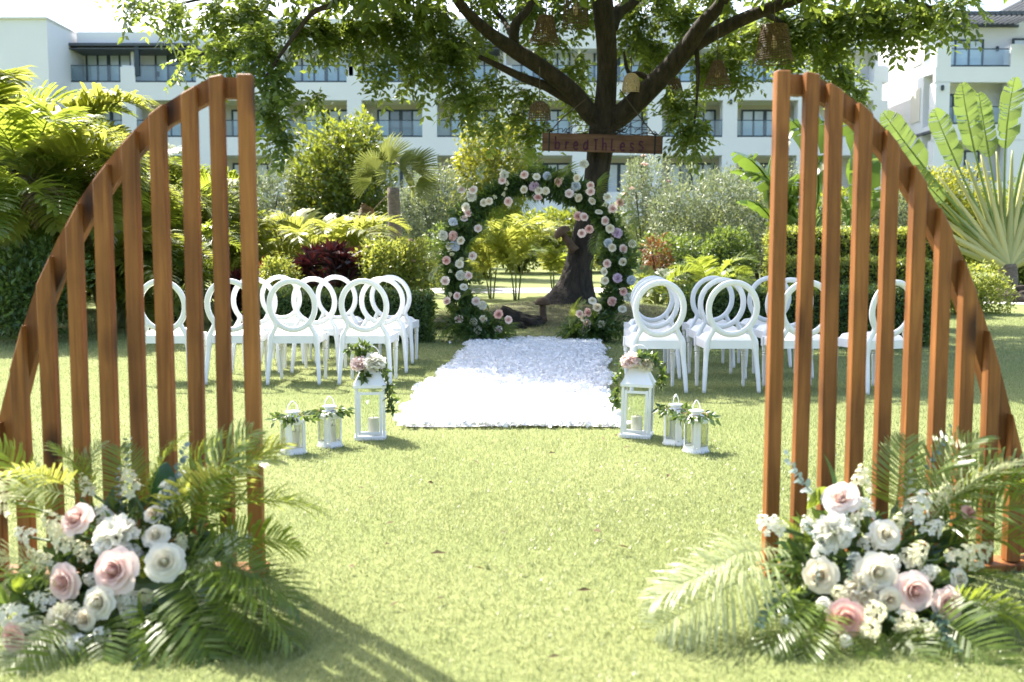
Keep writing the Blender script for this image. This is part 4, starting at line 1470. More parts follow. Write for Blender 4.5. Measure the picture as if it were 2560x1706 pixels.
# ------------------------------------------------------------------ arch
def make_arch():
    D = 13.45
    cpt = At(1340, 667, D)
    base = Vector((cpt.x, D, 0))
    root = thing('flower_arch', 'round flower arch of pink and white roses at the end of the rug', 'flower arch', base)
    R = 207 * D / F_PX
    zc = cpt.z
    # metal hoop with feet
    a0 = math.asin(min(0.98, (zc - 0.02) / R))
    ang = np.linspace(-a0 - 0.0, pi + a0, 60)
    hoop = MB().tube([(R * cos(t), 0, zc + R * sin(t)) for t in ang], 0.022, 8)
    for s in (-1, 1):
        hoop.box((s * R * cos(a0), 0, 0.01), (0.12, 0.5, 0.02))
    hoop.build('hoop', M['black'], root, True)
    rg = np.random.default_rng(3)
    n = 13000
    t = rg.uniform(-a0 * 1.0, pi + a0 * 1.0, n)
    rr = rg.uniform(0, 1, n) ** 0.6 * (0.15 + 0.05 * np.sin(5 * t + 1) + 0.03 * np.sin(13 * t))
    ph = rg.uniform(0, 2 * pi, n)
    cx, cz = np.cos(t), np.sin(t)
    P = np.stack([(R + rr * np.cos(ph)) * cx, rr * np.sin(ph), zc + (R + rr * np.cos(ph)) * cz], 1)
    P[:, 2] = np.maximum(P[:, 2], 0.03)
    T = np.stack([np.cos(ph) * cx, np.sin(ph), np.cos(ph) * cz], 1) + rg.normal(0, 0.8, (n, 3))
    T[:, 2] -= 0.2
    ln = rg.uniform(0.05, 0.12, n)
    V, F = cards(P, T, rg.normal(0, 1, (n, 3)) + [0, -0.4, 0.6], ln, ln * 0.42)
    MB().add(V, F, np.tile(rg.uniform(0, 1, n), 2)).build('foliage', M['archleaf'], root)
    # spill of leaves at both feet
    for s, ex in ((-1, 0.35), (1, 0.2)):
        nn = 1500
        c = np.array([s * (R * cos(a0) + 0.16), -0.1, 0.16])
        V, F = leaf_mass(c, (0.42, 0.22, 0.2), nn, 0.09, 0.032, rg)
        V[:, 0] += s * V[:, 2] * 0.5
        V += np.repeat(rg.normal(0, 0.05, (nn, 3)), 4, 0)
        V[:, 2] = np.maximum(V[:, 2], 0.01)
        MB().add(V, F, np.tile(rg.uniform(0, 1, nn), 2)).build('foot_foliage', M['archleaf'], root)

    def A(x, y, off):
        return At(1060 + x * 0.3189, 380 + y * 0.3189, D - off) - base
    pinks = [(785, 180), (615, 225), (385, 300), (1052, 235), (1305, 262), (1308, 312), (1138, 328), (893, 360), (660, 388), (345, 480), (312, 522), (1205, 505), (1255, 512), (1420, 540), (425, 602), (1295, 605), (1235, 640), (1562, 762), (380, 815), (175, 852), (1437, 875), (350, 970), (165, 1012), (1565, 1095), (260, 1128), (178, 1168), (408, 1168), (585, 1272), (660, 1315), (272, 1312), (580, 1398), (1282, 1258), (1220, 1270), (1277, 1348), (295, 298), (1535, 398), (1480, 445)]
    whites = [(882, 195), (785, 297), (955, 307), (1210, 362), (1370, 472), (1200, 205), (468, 398), (508, 388), (1438, 355), (1318, 388), (325, 435), (290, 695), (200, 738), (1475, 750), (278, 880), (1560, 862), (312, 1062), (462, 1310), (390, 1332), (1390, 1350), (1555, 1235), (1360, 1218), (1320, 1168), (1250, 1300), (1410, 940), (1420, 1010), (1635, 722), (1458, 600), (900, 305)]
    rufs = [(628, 180, 'snow'), (1190, 270, 'blue'), (150, 655, 'snow'), (230, 550, 'blue'), (240, 740, 'blue'), (285, 968, 'snow'), (1625, 1005, 'blue'), (1445, 715, 'blue'), (420, 1398, 'snow'), (1255, 1400, 'snow'), (455, 1205, 'snow'), (370, 350, 'snow'), (230, 660, 'pink'), (1515, 638, 'lilac'), (1518, 990, 'lilac'), (1475, 1172, 'pink'), (965, 190, 'blue'), (860, 270, 'lilac'), (1600, 1140, 'snow'), (1255, 95, 'snow')]
    lst = [(x, y, 'p', ('pink_s', 'pink_s', 'blush_s', 'dusty_s')[k % 4]) for k, (x, y) in enumerate(pinks)] + [(x, y, 'w', ('ivory_s', 'cream_s')[k % 2]) for k, (x, y) in enumerate(whites)]
    for x, y, _, col in lst:
        o = put('rose', pick(ROSE[col]), root, A(x, y, 0.2 + rg.uniform(0, 0.06)), None, rg.uniform(0.050, 0.062))
        aim(o, (rg.normal(0, 0.35), -1, rg.normal(0.15, 0.35)), rg.uniform(0, 6), 'Z')
    for x, y, col in rufs:
        o = put('carnation', pick(RUF[col]), root, A(x, y, 0.2), None, rg.uniform(0.06, 0.075))
        aim(o, (rg.normal(0, 0.3), -1, rg.normal(0.2, 0.3)), rg.uniform(0, 6), 'Z')
    for k in range(26):
        tt = rg.uniform(-0.5, pi + 0.5)
        r_ = R + rg.normal(0, 0.1)
        o = put('stock_flower', pick(STOCK), root, (r_ * cos(tt), -0.2, max(0.1, zc + r_ * sin(tt))), None, rg.uniform(0.03, 0.045))
        aim(o, (rg.normal(0, 0.6), -1, rg.normal(0.3, 0.5)), rg.uniform(0, 6), 'Z')
    fans = [(770, 330, 790, 470), (480, 470, 530, 680), (520, 420, 640, 560), (1330, 300, 1440, 190), (1080, 260, 1110, 60), (860, 250, 830, 20), (1000, 230, 1020, 110), (200, 780, 20, 720), (190, 860, 70, 980), (250, 1330, 40, 1250), (260, 1340, 100, 1440), (290, 1340, 290, 1520), (370, 1150, 420, 1010), (560, 1400, 720, 1370), (560, 1420, 640, 1510), (1230, 1300, 1090, 1220), (1230, 1380, 1060, 1440), (1400, 1380, 1560, 1460), (1520, 520, 1640, 470), (1560, 640, 1720, 580), (1390, 600, 1350, 760), (1350, 850, 1290, 820), (330, 320, 300, 210), (430, 300, 470, 130), (1520, 420, 1560, 330), (330, 730, 420, 690), (1330, 1400, 1330, 1500), (1590, 830, 1700, 800)]
    for k, (x0, y0, x1, y1) in enumerate(fans):
        p, q = A(x0, y0, 0.12), A(x1, y1, 0.28)
        q.z = max(q.z, 0.02)
        L_ = (q - p).length
        if k % 3 == 2:
            o = put('palm_frond', pick(FROND_A), root, p, None, L_ * 1.2)
            aim(o, q - p, rg.normal(0, 0.5))
        else:
            o = put('fan_leaf', pick(FANS), root, p, None, L_ / 0.62)
            aim(o, q - p + Vector((0, -0.12, 0)), 0.75 + rg.normal(0, 0.4))


make_arch()


# ------------------------------------------------------------------ lanterns
def big_lantern(px, py, yaw, label, tilt=0.0):
    p = G(px, py)
    p = p + Vector((0, 0.10, 0))
    p.z = 0.0
    root = thing('candle_lantern', label, 'lantern', p, yaw)
    root.rotation_euler = (0, tilt, yaw)
    w, h, t = 0.185, 0.325, 0.016
    b = MB().box((0, 0, 0.012), (w + 0.012, w + 0.012, 0.024)).build('base', M['tin'], root)
    bevel(b, 0.003, 1)
    for sx in (-1, 1):
        for sy in (-1, 1):
            MB().box((sx * (w / 2 - t / 2), sy * (w / 2 - t / 2), 0.024 + (h - 0.024) / 2), (t, t, h - 0.024)).build('post', M['tin'], root)
    # framed door on the front
    d = MB()
    dw = w - 2 * t - 0.006
    y = -w / 2 + 0.004
    for s in (-1, 1):
        d.box((s * (dw / 2 - 0.008), y, 0.035 + (h - 0.055) / 2), (0.016, 0.01, h - 0.055))
    d.box((0, y + 0.0005, 0.043), (dw - 0.033, 0.01, 0.016)).box((0, y + 0.0005, h - 0.032), (dw - 0.033, 0.01, 0.016))
    dr = d.build('door', M['tin'], root)
    MB().box((0, y + 0.002, h / 2 + 0.006), (dw - 0.03, 0.003, h - 0.08)).build('pane', M['glass'], dr)
    MB().box((dw / 2 - 0.003, y - 0.009, h * 0.52), (0.006, 0.010, 0.018)).build('latch', M['tin'], dr)
    for a_ in range(1, 4):
        Mx = Matrix.Rotation(a_ * pi / 2, 3, 'Z')
        c = Mx @ Vector((0, -w / 2 + 0.007, h / 2 + 0.012))
        MB().box(c, (w - 2 * t - 0.002, 0.003, h - 0.03), Mx).build('pane', M['glass'], root)
    e = MB().box((0, 0, h + 0.012), (w + 0.018, w + 0.018, 0.024)).build('eave', M['tin'], root)
    bevel(e, 0.003, 1)
    s0, s1 = (w + 0.010) / 2, 0.052
    V = [(-s0, -s0, h + 0.024), (s0, -s0, h + 0.024), (s0, s0, h + 0.024), (-s0, s0, h + 0.024), (-s1, -s1, h + 0.115), (s1, -s1, h + 0.115), (s1, s1, h + 0.115), (-s1, s1, h + 0.115)]
    MB().add(V, [[0, 1, 5, 4], [1, 2, 6, 5], [2, 3, 7, 6], [3, 0, 4, 7], [4, 5, 6, 7]]).build('roof', M['tin'], root)
    cp = MB().box((0, 0, h + 0.128), (0.085, 0.085, 0.024))
    cp.lathe([(0.0, h + 0.18), (0.02, h + 0.175), (0.05, h + 0.15), (0.06, h + 0.141)], 14)
    cp.build('cap', M['tin'], root)
    ring = [(0.062 * cos(t_), 0, h + 0.19 + 0.068 * sin(t_)) for t_ in np.linspace(-0.35, pi + 0.35, 24)]
    MB().tube(ring, 0.0035, 6).build('handle', M['tin'], root, True)
    return root, p, h


def candle(p, r, h, label, root_tilt=0):
    o = thing('pillar_candle', label, 'candle', p)
    MB().lathe([(0, 0), (r * 0.96, 0), (r, 0.004), (r, h - 0.006), (r * 0.94, h), (r * 0.6, h - 0.004), (0, h - 0.006)], 24).build('wax', M['wax'], o, False)
    MB().tube([(0, 0, h - 0.008), (0.001, 0, h + 0.006), (0.003, 0, h + 0.014)], 0.0018, 5).build('wick', M['wick'], o)
    return o


IVY = blade_mesh('ivy_leaf', M['garland'], 0.06, 0.04, 0.5, 1, 0.35, 0.2, 5)


def posy(p, h, label, blooms, trail, seed):
    rg = np.random.default_rng(seed)
    o = thing('flower_posy', label, 'posy', p + Vector((0, 0, h + 0.152)))
    for (dx, dy, dz, col, r) in blooms:
        q = put('peony', pick(RUF[col]), o, (dx, dy, dz), None, r)
        aim(q, (dx * 3, -0.55, 0.75), rg.uniform(0, 6), 'Z')
    lv = MB()
    stm = MB()
    for tr in trail:
        P, R_ = catmull(np.array(tr, float), np.ones(len(tr)), 8)
        stm.tube(P, 0.0025, 5, 0.4)
        n = len(P) * 3
        idx = rg.integers(0, len(P), n)
        B = P[idx] + rg.normal(0, 0.006, (n, 3))
        T = rg.normal(0, 1, (n, 3)) + [0, -0.3, 0.1]
        ln = rg.uniform(0.03, 0.065, n)
        V, F = cards(B, T, rg.normal(0, .7, (n, 3)) + [0, -0.6, 0.7], ln, ln * 0.5, 0.15)
        lv.add(V, F, np.tile(rg.uniform(0.1, 1, n), 2))
    lv.build('leaves', M['garland'], o)
    stm.build('vine', M['twig'], o)
    return o


for side, (px, py, yaw, tilt) in ((-1, (921, 1103, radians(7), 0)), (1, (1596, 1099, radians(-14), radians(1.5)))):
    where = 'the red shrub side' if side < 0 else 'the trimmed hedge side'
    r_, p, h = big_lantern(px, py, yaw, f'tall white lantern at the foot of the rug on {where}', tilt)
    candle(p + Vector((0.02 if side < 0 else 0.0, -0.01, 0.0255)), 0.036, 0.105, 'cream pillar candle inside the tall lantern on ' + where)
    if side < 0:
        bl = [(-0.055, -0.05, -0.005, 'peach', 0.062), (0.035, -0.06, 0.01, 'snow', 0.072), (0.0, 0.03, 0.0, 'snow', 0.06)]
        tr = [[(0.03, -0.02, 0.0), (0.10, -0.05, -0.05), (0.125, -0.06, -0.14), (0.13, -0.06, -0.22), (0.145, -0.05, -0.29)], [(-0.02, 0, 0.04), (-0.07, -0.02, 0.07), (-0.13, -0.02, 0.085)], [(-0.02, -0.08, -0.05), (-0.03, -0.1, -0.09)], [(0, 0, 0.05), (-0.04, -0.01, 0.12)]]
        posy(p, h, 'posy of one peach and two white peonies with ivy on the tall lantern', bl, tr, 4)
    else:
        bl = [(-0.05, -0.05, 0.01, 'peach', 0.066), (0.04, -0.055, -0.01, 'ivory', 0.064), (0.0, 0.03, 0.0, 'snow', 0.055)]
        tr = [[(0.03, -0.02, 0.0), (0.08, -0.06, 0.03), (0.13, -0.06, -0.02), (0.15, -0.06, -0.09), (0.14, -0.06, -0.16)], [(-0.03, 0, 0.0), (-0.10, -0.04, 0.0), (-0.125, -0.05, -0.10), (-0.14, -0.05, -0.20), (-0.15, -0.04, -0.27)], [(0, -0.06, 0.03), (0.06, -0.09, 0.05)]]
        posy(p, h, 'posy of peach and ivory peonies with ivy trailing down both sides of the lantern', bl, tr, 5)


def small_lantern(px, py, yaw, label, glabel, clabel, seed):
    p = G(px, py) + Vector((0, 0.07, 0))
    p.z = 0.0
    root = thing('candle_lantern', label, 'lantern', p, yaw, None)
    R, h = 0.066, 0.185
    # eight-sided plan: wide glass sides, narrow pierced strips at the corners
    c_ = 0.028
    s_ = 0.061

    def ring(sc, z):
        return [(x * sc, y * sc, z) for x, y in ((-s_ + c_, -s_), (s_ - c_, -s_), (s_, -s_ + c_), (s_, s_ - c_), (s_ - c_, s_), (-s_ + c_, s_), (-s_, s_ - c_), (-s_, -s_ + c_))]

    def prism(sc0, sc1, z0, z1):
        V = ring(sc0, z0) + ring(sc1, z1)
        F = [[k, (k + 1) % 8, 8 + (k + 1) % 8, 8 + k] for k in range(8)]
        return MB().add(V, F).add(ring(sc1, z1), [list(range(8))]).add(ring(sc0, z0), [list(range(7, -1, -1))])
    prism(1.16, 1.16, 0.0, 0.008).build('foot', M['tin'], root)
    prism(1.08, 1.05, 0.0085, 0.024).build('base', M['tin'], root)
    rr = ring(1.0, 0)
    for k in range(8):
        a_, b_ = Vector(rr[k]), Vector(rr[(k + 1) % 8])
        mid = (a_ + b_) / 2
        d = (b_ - a_)
        Mx = Matrix.Rotation(math.atan2(d.y, d.x), 3, 'Z')
        z = 0.024 + (h - 0.024) / 2
        if k % 2 == 0:
            MB().box((mid.x, mid.y, z), (d.length - 0.004, 0.002, h - 0.026), Mx).build('pane', M['glass'], root)
            MB().box((mid.x, mid.y, 0.030), (d.length, 0.004, 0.012), Mx).box((mid.x, mid.y, h - 0.006), (d.length, 0.004, 0.012), Mx).build('pane_rail', M['tin'], root)
        else:
            # pierced strip: two edge bars and a run of cross pieces leaving holes
            st = MB()
            u = d.normalized()
            for s in (-1, 1):
                c = mid + u * s * (d.length * 0.32)
                st.box((c.x, c.y, z), (d.length * 0.36, 0.003, h - 0.026), Mx)
            for q in range(13):
                zz = 0.03 + (h - 0.04) * (q + 0.5) / 13
                st.box((mid.x, mid.y, zz), (d.length * 0.29, 0.0026, 0.0085), Mx)
            st.build('pierced_strip', M['tin'], root)
    prism(1.1, 1.1, h - 0.0005, h + 0.008).build('eave', M['tin'], root)
    prism(1.04, 0.52, h + 0.0085, h + 0.035).build('roof', M['tin'], root)
    MB().lathe([(0.028, h + 0.034), (0.028, h + 0.05), (0.043, h + 0.052), (0.043, h + 0.060), (0.02, h + 0.064), (0, h + 0.066)], 18).build('cap', M['tin'], root)
    hd = [(0.034 * cos(t_), 0, h + 0.062 + 0.05 * sin(t_) * (1 + 0.12 * (abs(t_ - pi / 2) < 0.2))) for t_ in np.linspace(0, pi, 17)]
    MB().tube(hd, 0.0028, 6).build('handle', M['tin'], root, True)
    candle(p + Vector((0.012, 0.012, 0.0255)), 0.022, 0.10, clabel)
    # leafy garland round the neck
    rg = np.random.default_rng(seed)
    g = thing('leaf_garland', glabel, 'garland', p + Vector((0, 0, h + 0.02)), yaw)
    t_ = np.linspace(0, 2 * pi, 30)
    P = np.stack([0.062 * np.cos(t_), 0.062 * np.sin(t_), 0.006 * np.sin(3 * t_ + seed) + 0.012], 1)
    MB().tube(P, 0.003, 5).build('vine', M['twig'], g)
    n = 105
    a_ = rg.uniform(0, 2 * pi, n)
    B = np.stack([0.066 * np.cos(a_), 0.066 * np.sin(a_), rg.normal(0.012, 0.006, n)], 1)
    out = rg.uniform(0, 1, n) < 0.35
    B += np.stack([np.cos(a_), np.sin(a_), -0.3 * np.ones(n)], 1) * (out * rg.uniform(0.02, 0.06, n))[:, None]
    T = np.stack([np.cos(a_), np.sin(a_), rg.normal(-0.5, 0.6, n)], 1) + rg.normal(0, 0.35, (n, 3))
    ln = rg.uniform(0.03, 0.058, n)
    V, F = cards(B, T, rg.normal(0, .5, (n, 3)) + [0, -0.4, 1], ln, ln * 0.52, 0.15)
    MB().add(V, F, np.tile(rg.uniform(0, 1, n), 2)).build('leaves', M['garland'], g)
    for s in range(3):
        q = rg.uniform(0, 6.28)
        MB().tube([(0.06 * cos(q), 0.06 * sin(q), 0.012), (0.09 * cos(q + .1), 0.09 * sin(q + .1), 0.015), (0.115 * cos(q + .15), 0.115 * sin(q + .15), -0.005)], 0.0018, 4).build('twig', M['twig'], g)


SL = [(727, 1140, 0.62, 'red shrub side, farther from the rug', 31), (820, 1122, 0.75, 'red shrub side, beside the tall lantern', 32),
      (1693, 1116, 0.9, 'trimmed hedge side, beside the tall lantern', 33), (1745, 1136, 0.7, 'trimmed hedge side, farther from the rug', 34)]
for px, py, yaw, w_, sd_ in SL:
    small_lantern(px, py, yaw, 'small white lantern with pierced corners, ' + w_, 'leafy garland on small lantern, ' + w_, 'slim candle in small lantern, ' + w_, sd_)


# ------------------------------------------------------------------ the big tree
tb = Vector((TREE.x, TREE.y, gz(TREE.x, TREE.y) - 0.12))
tree = thing('shade_tree', 'big spreading shade tree with forked trunk and drooping leaves behind the arch', 'tree', tb)


def W(px, py, Y):
    return At(px, py, Y) - tb


trk = MB()
ty = TREE.y
TP = np.array([list(p) for p in [(0, 0, -0.1), (0.0, 0, 0.06), (0.02, 0, 0.16), (0.06, 0, 0.36), W(1446, 660, ty), W(1459, 600, ty), W(1476, 520, ty), W(1492, 430, ty), W(1503, 340, ty), W(1512, 290, ty)]], float)
TP, TRr = catmull(TP, np.array([0.36, 0.34, 0.30, 0.265, 0.235, 0.22, 0.21, 0.205, 0.22, 0.245]), 10)
tk = 56
th = np.arange(tk) * 2 * pi / tk
rb = np.random.default_rng(41)
rid = np.zeros(tk)
for q in range(1, 15):
    rid += rb.normal() * np.cos(q * th + rb.uniform(0, 6.28)) / math.sqrt(q + 2)
TV = []
for q, (c_, r_) in enumerate(zip(TP, TRr)):
    low = max(0.0, 1 - max(c_[2], 0) / 0.75)
    flare = low ** 2.2 * (0.12 * (1 + np.cos(th - 2.9)) ** 1.5 + 0.07 * (1 + np.cos(3 * th + 1.0)) + 0.035 * (1 + np.cos(7 * th)))
    crack = 0.014 * rid + 0.012 * np.sin(17 * th + 3.0 * np.sin(c_[2] * 4.1)) * np.sin(c_[2] * 9 + 3 * np.cos(4 * th)) + rb.normal(0, 0.0035, tk)
    R_ = r_ + flare + crack
    TV.append(np.stack([c_[0] + R_ * np.cos(th), c_[1] + R_ * np.sin(th), np.full(tk, c_[2])], 1))
i, j = np.meshgrid(np.arange(len(TP) - 1), np.arange(tk), indexing='ij')
a = (i * tk + j).ravel()
b = (i * tk + (j + 1) % tk).ravel()
trk.add(np.concatenate(TV), np.stack([a, b, b + tk, a + tk], 1))
for a_, l_ in ((-2.9, 0.75), (-0.7, 0.7)):
    d = Vector((cos(a_), sin(a_), 0))
    e = tb + d * l_
    trk.tube([(d.x * 0.2, d.y * 0.2, 0.18), (d.x * 0.42, d.y * 0.42, 0.12), (d.x * 0.65 * l_, d.y * 0.65 * l_, gz(tb.x + d.x * .65 * l_, tb.y + d.y * .65 * l_) - tb.z + 0.01), (d.x * l_, d.y * l_, gz(e.x, e.y) - tb.z - 0.05)], [0.10, 0.085, 0.055, 0.03], 8, smooth=5)
trk.build('trunk', M['bark'], tree, True)
LIMBS = [
    [(1509, 300, 0, .20), (1517, 200, -.1, .175), (1516, 110, -.2, .175), (1508, 20, -.3, .18), (1500, -80, -.4, .16), (1480, -220, -.6, .12), (1440, -400, -.8, .07)],
    [(1500, 300, 0, .20), (1472, 280, -.1, .165), (1427, 226, -.3, .15), (1356, 171, -.6, .135), (1294, 131, -.8, .13), (1228, 86, -1.1, .10), (1161, 24, -1.4, .08), (1100, -60, -1.8, .07), (1000, -150, -2.2, .06), (900, -130, -2.4, .05), (841, 0, -2.5, .045), (780, 34, -2.5, .04), (715, 118, -2.5, .03), (656, 205, -2.5, .015)],
    [(1460, 268, -.1, .10), (1400, 236, -.25, .085), (1361, 214, -.4, .08), (1308, 195, -.6, .07), (1254, 169, -.8, .055), (1198, 142, -1.0, .035)],
    [(1284, 122, -.8, .10), (1289, 62, -.8, .08), (1318, 26, -.7, .065), (1350, -40, -.6, .05), (1380, -160, -.6, .03)],
    [(1520, 305, 0, .22), (1560, 282, -.1, .19), (1632, 214, -.3, .175), (1708, 132, -.5, .16), (1757, 60, -.8, .12), (1800, 12, -1.0, .10), (1860, -90, -1.4, .07), (1900, -200, -1.6, .05)],
    [(1700, 142, -.5, .13), (1757, 101, -.5, .12), (1862, 46, -.6, .11), (1984, 0, -.8, .095), (2080, -30, -1.0, .07), (2200, -20, -1.2, .05), (2330, 20, -1.4, .02)],
    [(1529, 70, -.2, .12), (1545, 30, -.1, .11), (1586, 0, 0, .10), (1640, -70, .2, .08), (1700, -200, .5, .05)],
    [(1626, 200, -.3, .06), (1600, 186, -.2, .05), (1571, 181, -.1, .035), (1560, 130, 0, .02)],
    [(1284, 100, -.9, .05), (1240, 30, .4, .04), (1120, -40, 1.0, .03), (960, 10, 1.4, .02)],
    [(1900, 30, -.6, .05), (1960, 60, .3, .04), (2040, 110, .8, .03), (2130, 190, 1.0, .015)],
    [(1100, -60, -1.8, .05), (900, -60, -1.0, .04), (640, -30, -.6, .035), (450, 10, -.5, .02), (330, 40, -.5, .01)],
    [(1740, 110, -.5, .05), (1745, 200, -.8, .03), (1735, 320, -.9, .012)],
]
for L_ in LIMBS:
    MB().tube([W(p[0], p[1], ty + p[2]) for p in L_], [p[3] for p in L_], 10, smooth=5).build('limb', M['bark'], tree, True)

# crown: drooping feathered sprays; blobs = (px, py, rx, ry, offset from the trunk, sprays)
BLOBS = [
    (300, 0, 40, 30, -1.0, 26), (370, 35, 55, 45, -1.0, 50), (450, 40, 60, 45, -.8, 70), (540, 45, 60, 55, -1.2, 90), (620, 40, 60, 70, -1.5, 110), (560, 140, 50, 50, -2.0, 70), (470, 180, 42, 45, -2.2, 40), (650, 120, 60, 60, -2.4, 110),
    (690, 220, 50, 65, -2.5, 90), (670, 300, 35, 45, -2.5, 55), (710, 355, 30, 32, -2.5, 34), (785, 255, 32, 22, -2.0, 22), (730, 80, 50, 45, -2.0, 70), (800, 90, 70, 42, -1.5, 110), (900, 85, 70, 45, -1.2, 120), (990, 80, 70, 55, -1.0, 130), (950, 185, 55, 45, -1.5, 34), (1040, 180, 50, 60, -1.0, 70),
    (880, -20, 80, 35, -1.5, 60), (1000, -20, 90, 40, -.8, 90), (1080, 60, 70, 60, -.5, 120), (1130, 150, 70, 80, -.7, 150), (1160, 250, 60, 55, -.8, 90), (1200, 110, 60, 70, .8, 70), (1240, 320, 30, 40, -.6, 32), (1230, 230, 55, 50, .6, 60), (1310, 240, 55, 60, .8, 60), (1335, 340, 48, 45, .7, 60), (1290, 300, 30, 30, .5, 22),
    (1220, 10, 60, 40, .2, 70), (1320, 30, 70, 50, .8, 70), (1420, 30, 60, 50, .6, 70), (1380, 120, 50, 50, 1.0, 40), (1440, 190, 50, 60, 1.0, 50), (1450, 270, 40, 40, .9, 34), (1590, 90, 60, 70, .9, 90), (1640, 150, 45, 50, 1.0, 60), (1580, 30, 40, 30, .8, 30), (1590, 230, 30, 30, .8, 16),
    (1700, 60, 60, 60, 1.0, 90), (1690, 260, 40, 40, -.6, 40), (1735, 345, 48, 40, -.9, 60), (1720, 290, 40, 30, -.8, 30), (1770, 180, 60, 55, .8, 80), (1820, 160, 45, 50, .6, 60), (1850, 90, 60, 50, 1.0, 80), (1860, 215, 28, 28, .6, 16),
    (1920, 60, 60, 55, .6, 90), (1960, 130, 60, 40, .6, 80), (2020, 70, 70, 65, .3, 140), (2060, 150, 55, 45, .8, 90), (2110, 200, 55, 40, 1.0, 70), (2150, 235, 32, 30, 1.0, 26), (2120, 60, 70, 60, .2, 130), (2200, 40, 70, 50, -.2, 110), (2230, 95, 40, 30, -.4, 40), (2290, 50, 60, 45, -.6, 70), (2350, 40, 50, 40, -1.0, 50), (2420, 10, 40, 22, -1.0, 18), (2380, 90, 22, 22, -1.0, 8),
    (1790, 10, 70, 40, -.2, 70), (1480, -10, 50, 30, .8, 30), (1660, 0, 60, 35, .6, 50),
]
rt = np.random.default_rng(17)


def sprays(P, D, Ls, m_, lw, rg, shade=None):
    """feathered leaves: each spray carries m_ pairs of leaflets"""
    n = len(P)
    D = D / np.linalg.norm(D, axis=1)[:, None]
    t = np.linspace(0.15, 1, m_)
    g = np.array([0, 0, -1.0])
    B = P[:, None] + D[:, None] * (Ls[:, None] * t)[..., None] + g * (0.35 * Ls[:, None] * t ** 2)[..., None]
    side = np.cross(D, [0, 0, 1.0]) + rg.normal(0, 0.15, (n, 3))
    side /= np.linalg.norm(side, axis=1)[:, None]
    up = np.cross(side, D)
    out = []
    tn = []
    base = rg.uniform(0, 1, n)
    for s in (-1, 1):
        T = side[:, None] * s + D[:, None] * 0.55 + rg.normal(0, 0.22, (n, m_, 3)) + g * 0.45
        Nn = np.broadcast_to(up[:, None], (n, m_, 3)) + rg.normal(0, 0.35, (n, m_, 3))
        ln = np.broadcast_to((Ls * 0.30)[:, None], (n, m_)) * rg.uniform(0.7, 1.2, (n, m_))
        out.append((B.reshape(-1, 3), T.reshape(-1, 3), Nn.reshape(-1, 3), ln.ravel()))
        tn.append(np.clip(base[:, None] * 0.7 + rg.uniform(0, 0.35, (n, m_)), 0, 1).ravel())
    P_, T_, N_, L_ = (np.concatenate([o[k] for o in out]) for k in range(4))
    V, F = cards(P_, T_, N_, L_, L_ * lw, 0.12)
    return V, F, np.tile(np.concatenate(tn), 2)


PP, DD, LL = [], [], []
for (px, py, rx, ry, off, n) in BLOBS:
    n = int(n * (0.32 if px < 500 else 0.44 if px < 1300 else 0.55))
    py -= 10 if px < 500 else 0
    c = np.array(W(px, py, ty + off))
    Y = ty + off
    d = rand_unit(n, rt) * (rt.uniform(0, 1, n) ** 0.4)[:, None]
    rxm, rzm = rx * Y / F_PX, ry * Y / F_PX
    P = c + d * [rxm * .92, max(0.4, 0.65 * rxm), rzm * .86]
    D = d * 0.9 + rt.normal(0, 0.5, (n, 3))
    D[:, 2] -= 0.45
    D /= np.linalg.norm(D, axis=1)[:, None]
    ls = rt.uniform(0.34, 0.60, n)
    P = P - D * (ls * 0.55)[:, None] + [0, 0, 0.05]
    PP.append(P)
    DD.append(D)
    LL.append(ls)
P, D, L_ = np.concatenate(PP), np.concatenate(DD), np.concatenate(LL)
V, F, t = sprays(P, D, L_, 7, 0.45, rt)
cr = MB().add(V, F, t)
# canopy continuing above the picture, which shades the arch and the chairs
SHADE = [(-2.4, 14.6, 6.2, 1.9, 1.3, .8, 300), (-.6, 13.9, 6.3, 2.0, 1.2, .8, 330), (1.2, 13.4, 6.2, 2.0, 1.3, .8, 330), (3.0, 13.6, 6.2, 2.0, 1.4, .8, 330), (4.8, 14.6, 6.3, 2.0, 1.6, .9, 300), (-2.6, 16.8, 7.0, 2.2, 1.8, .9, 320), (0.2, 16.4, 7.6, 2.2, 1.8, 1.0, 320), (3.0, 16.6, 7.5, 2.2, 1.8, 1.0, 300), (5.6, 17.2, 6.8, 2.0, 1.6, .9, 260), (-4.4, 15.6, 6.1, 1.4, 1.1, .6, 130), (0.8, 19.0, 7.0, 3.0, 1.6, .9, 240), (6.6, 15.4, 6.0, 1.4, 1.2, .6, 150), (-1.2, 12.5, 5.9, 1.2, .8, .5, 170), (0.6, 12.3, 5.8, 1.3, .8, .5, 190), (2.4, 12.2, 5.7, 1.4, .8, .5, 190), (4.2, 12.4, 5.8, 1.5, .8, .5, 190), (-2.8, 18.8, 7.0, 1.5, 1.2, .6, 420), (-1.0, 18.4, 7.2, 1.6, 1.2, .7, 420), (-2.2, 20.4, 7.4, 1.8, 1.2, .7, 420), (0.6, 20.0, 7.6, 1.8, 1.2, .8, 420)]
PP, DD = [], []
for x, y, z, rx, ry, rz_, n in SHADE:
    n = int(n * (1.45 if y < 14.8 else 0.45))
    d = rand_unit(n, rt) * (rt.uniform(0, 1, n) ** 0.4)[:, None]
    PP.append(np.array([x, y, z]) - np.array(tb) + d * [rx, ry, rz_])
    D = d + rt.normal(0, 0.6, (n, 3))
    D[:, 2] -= 0.3
    DD.append(D)
P, D = np.concatenate(PP), np.concatenate(DD)
V, F, t = sprays(P, D, rt.uniform(0.45, 0.75, len(P)), 7, 0.5, rt)
cr.add(V, F, t)
cr.build('crown', M['treeleaf'], tree)
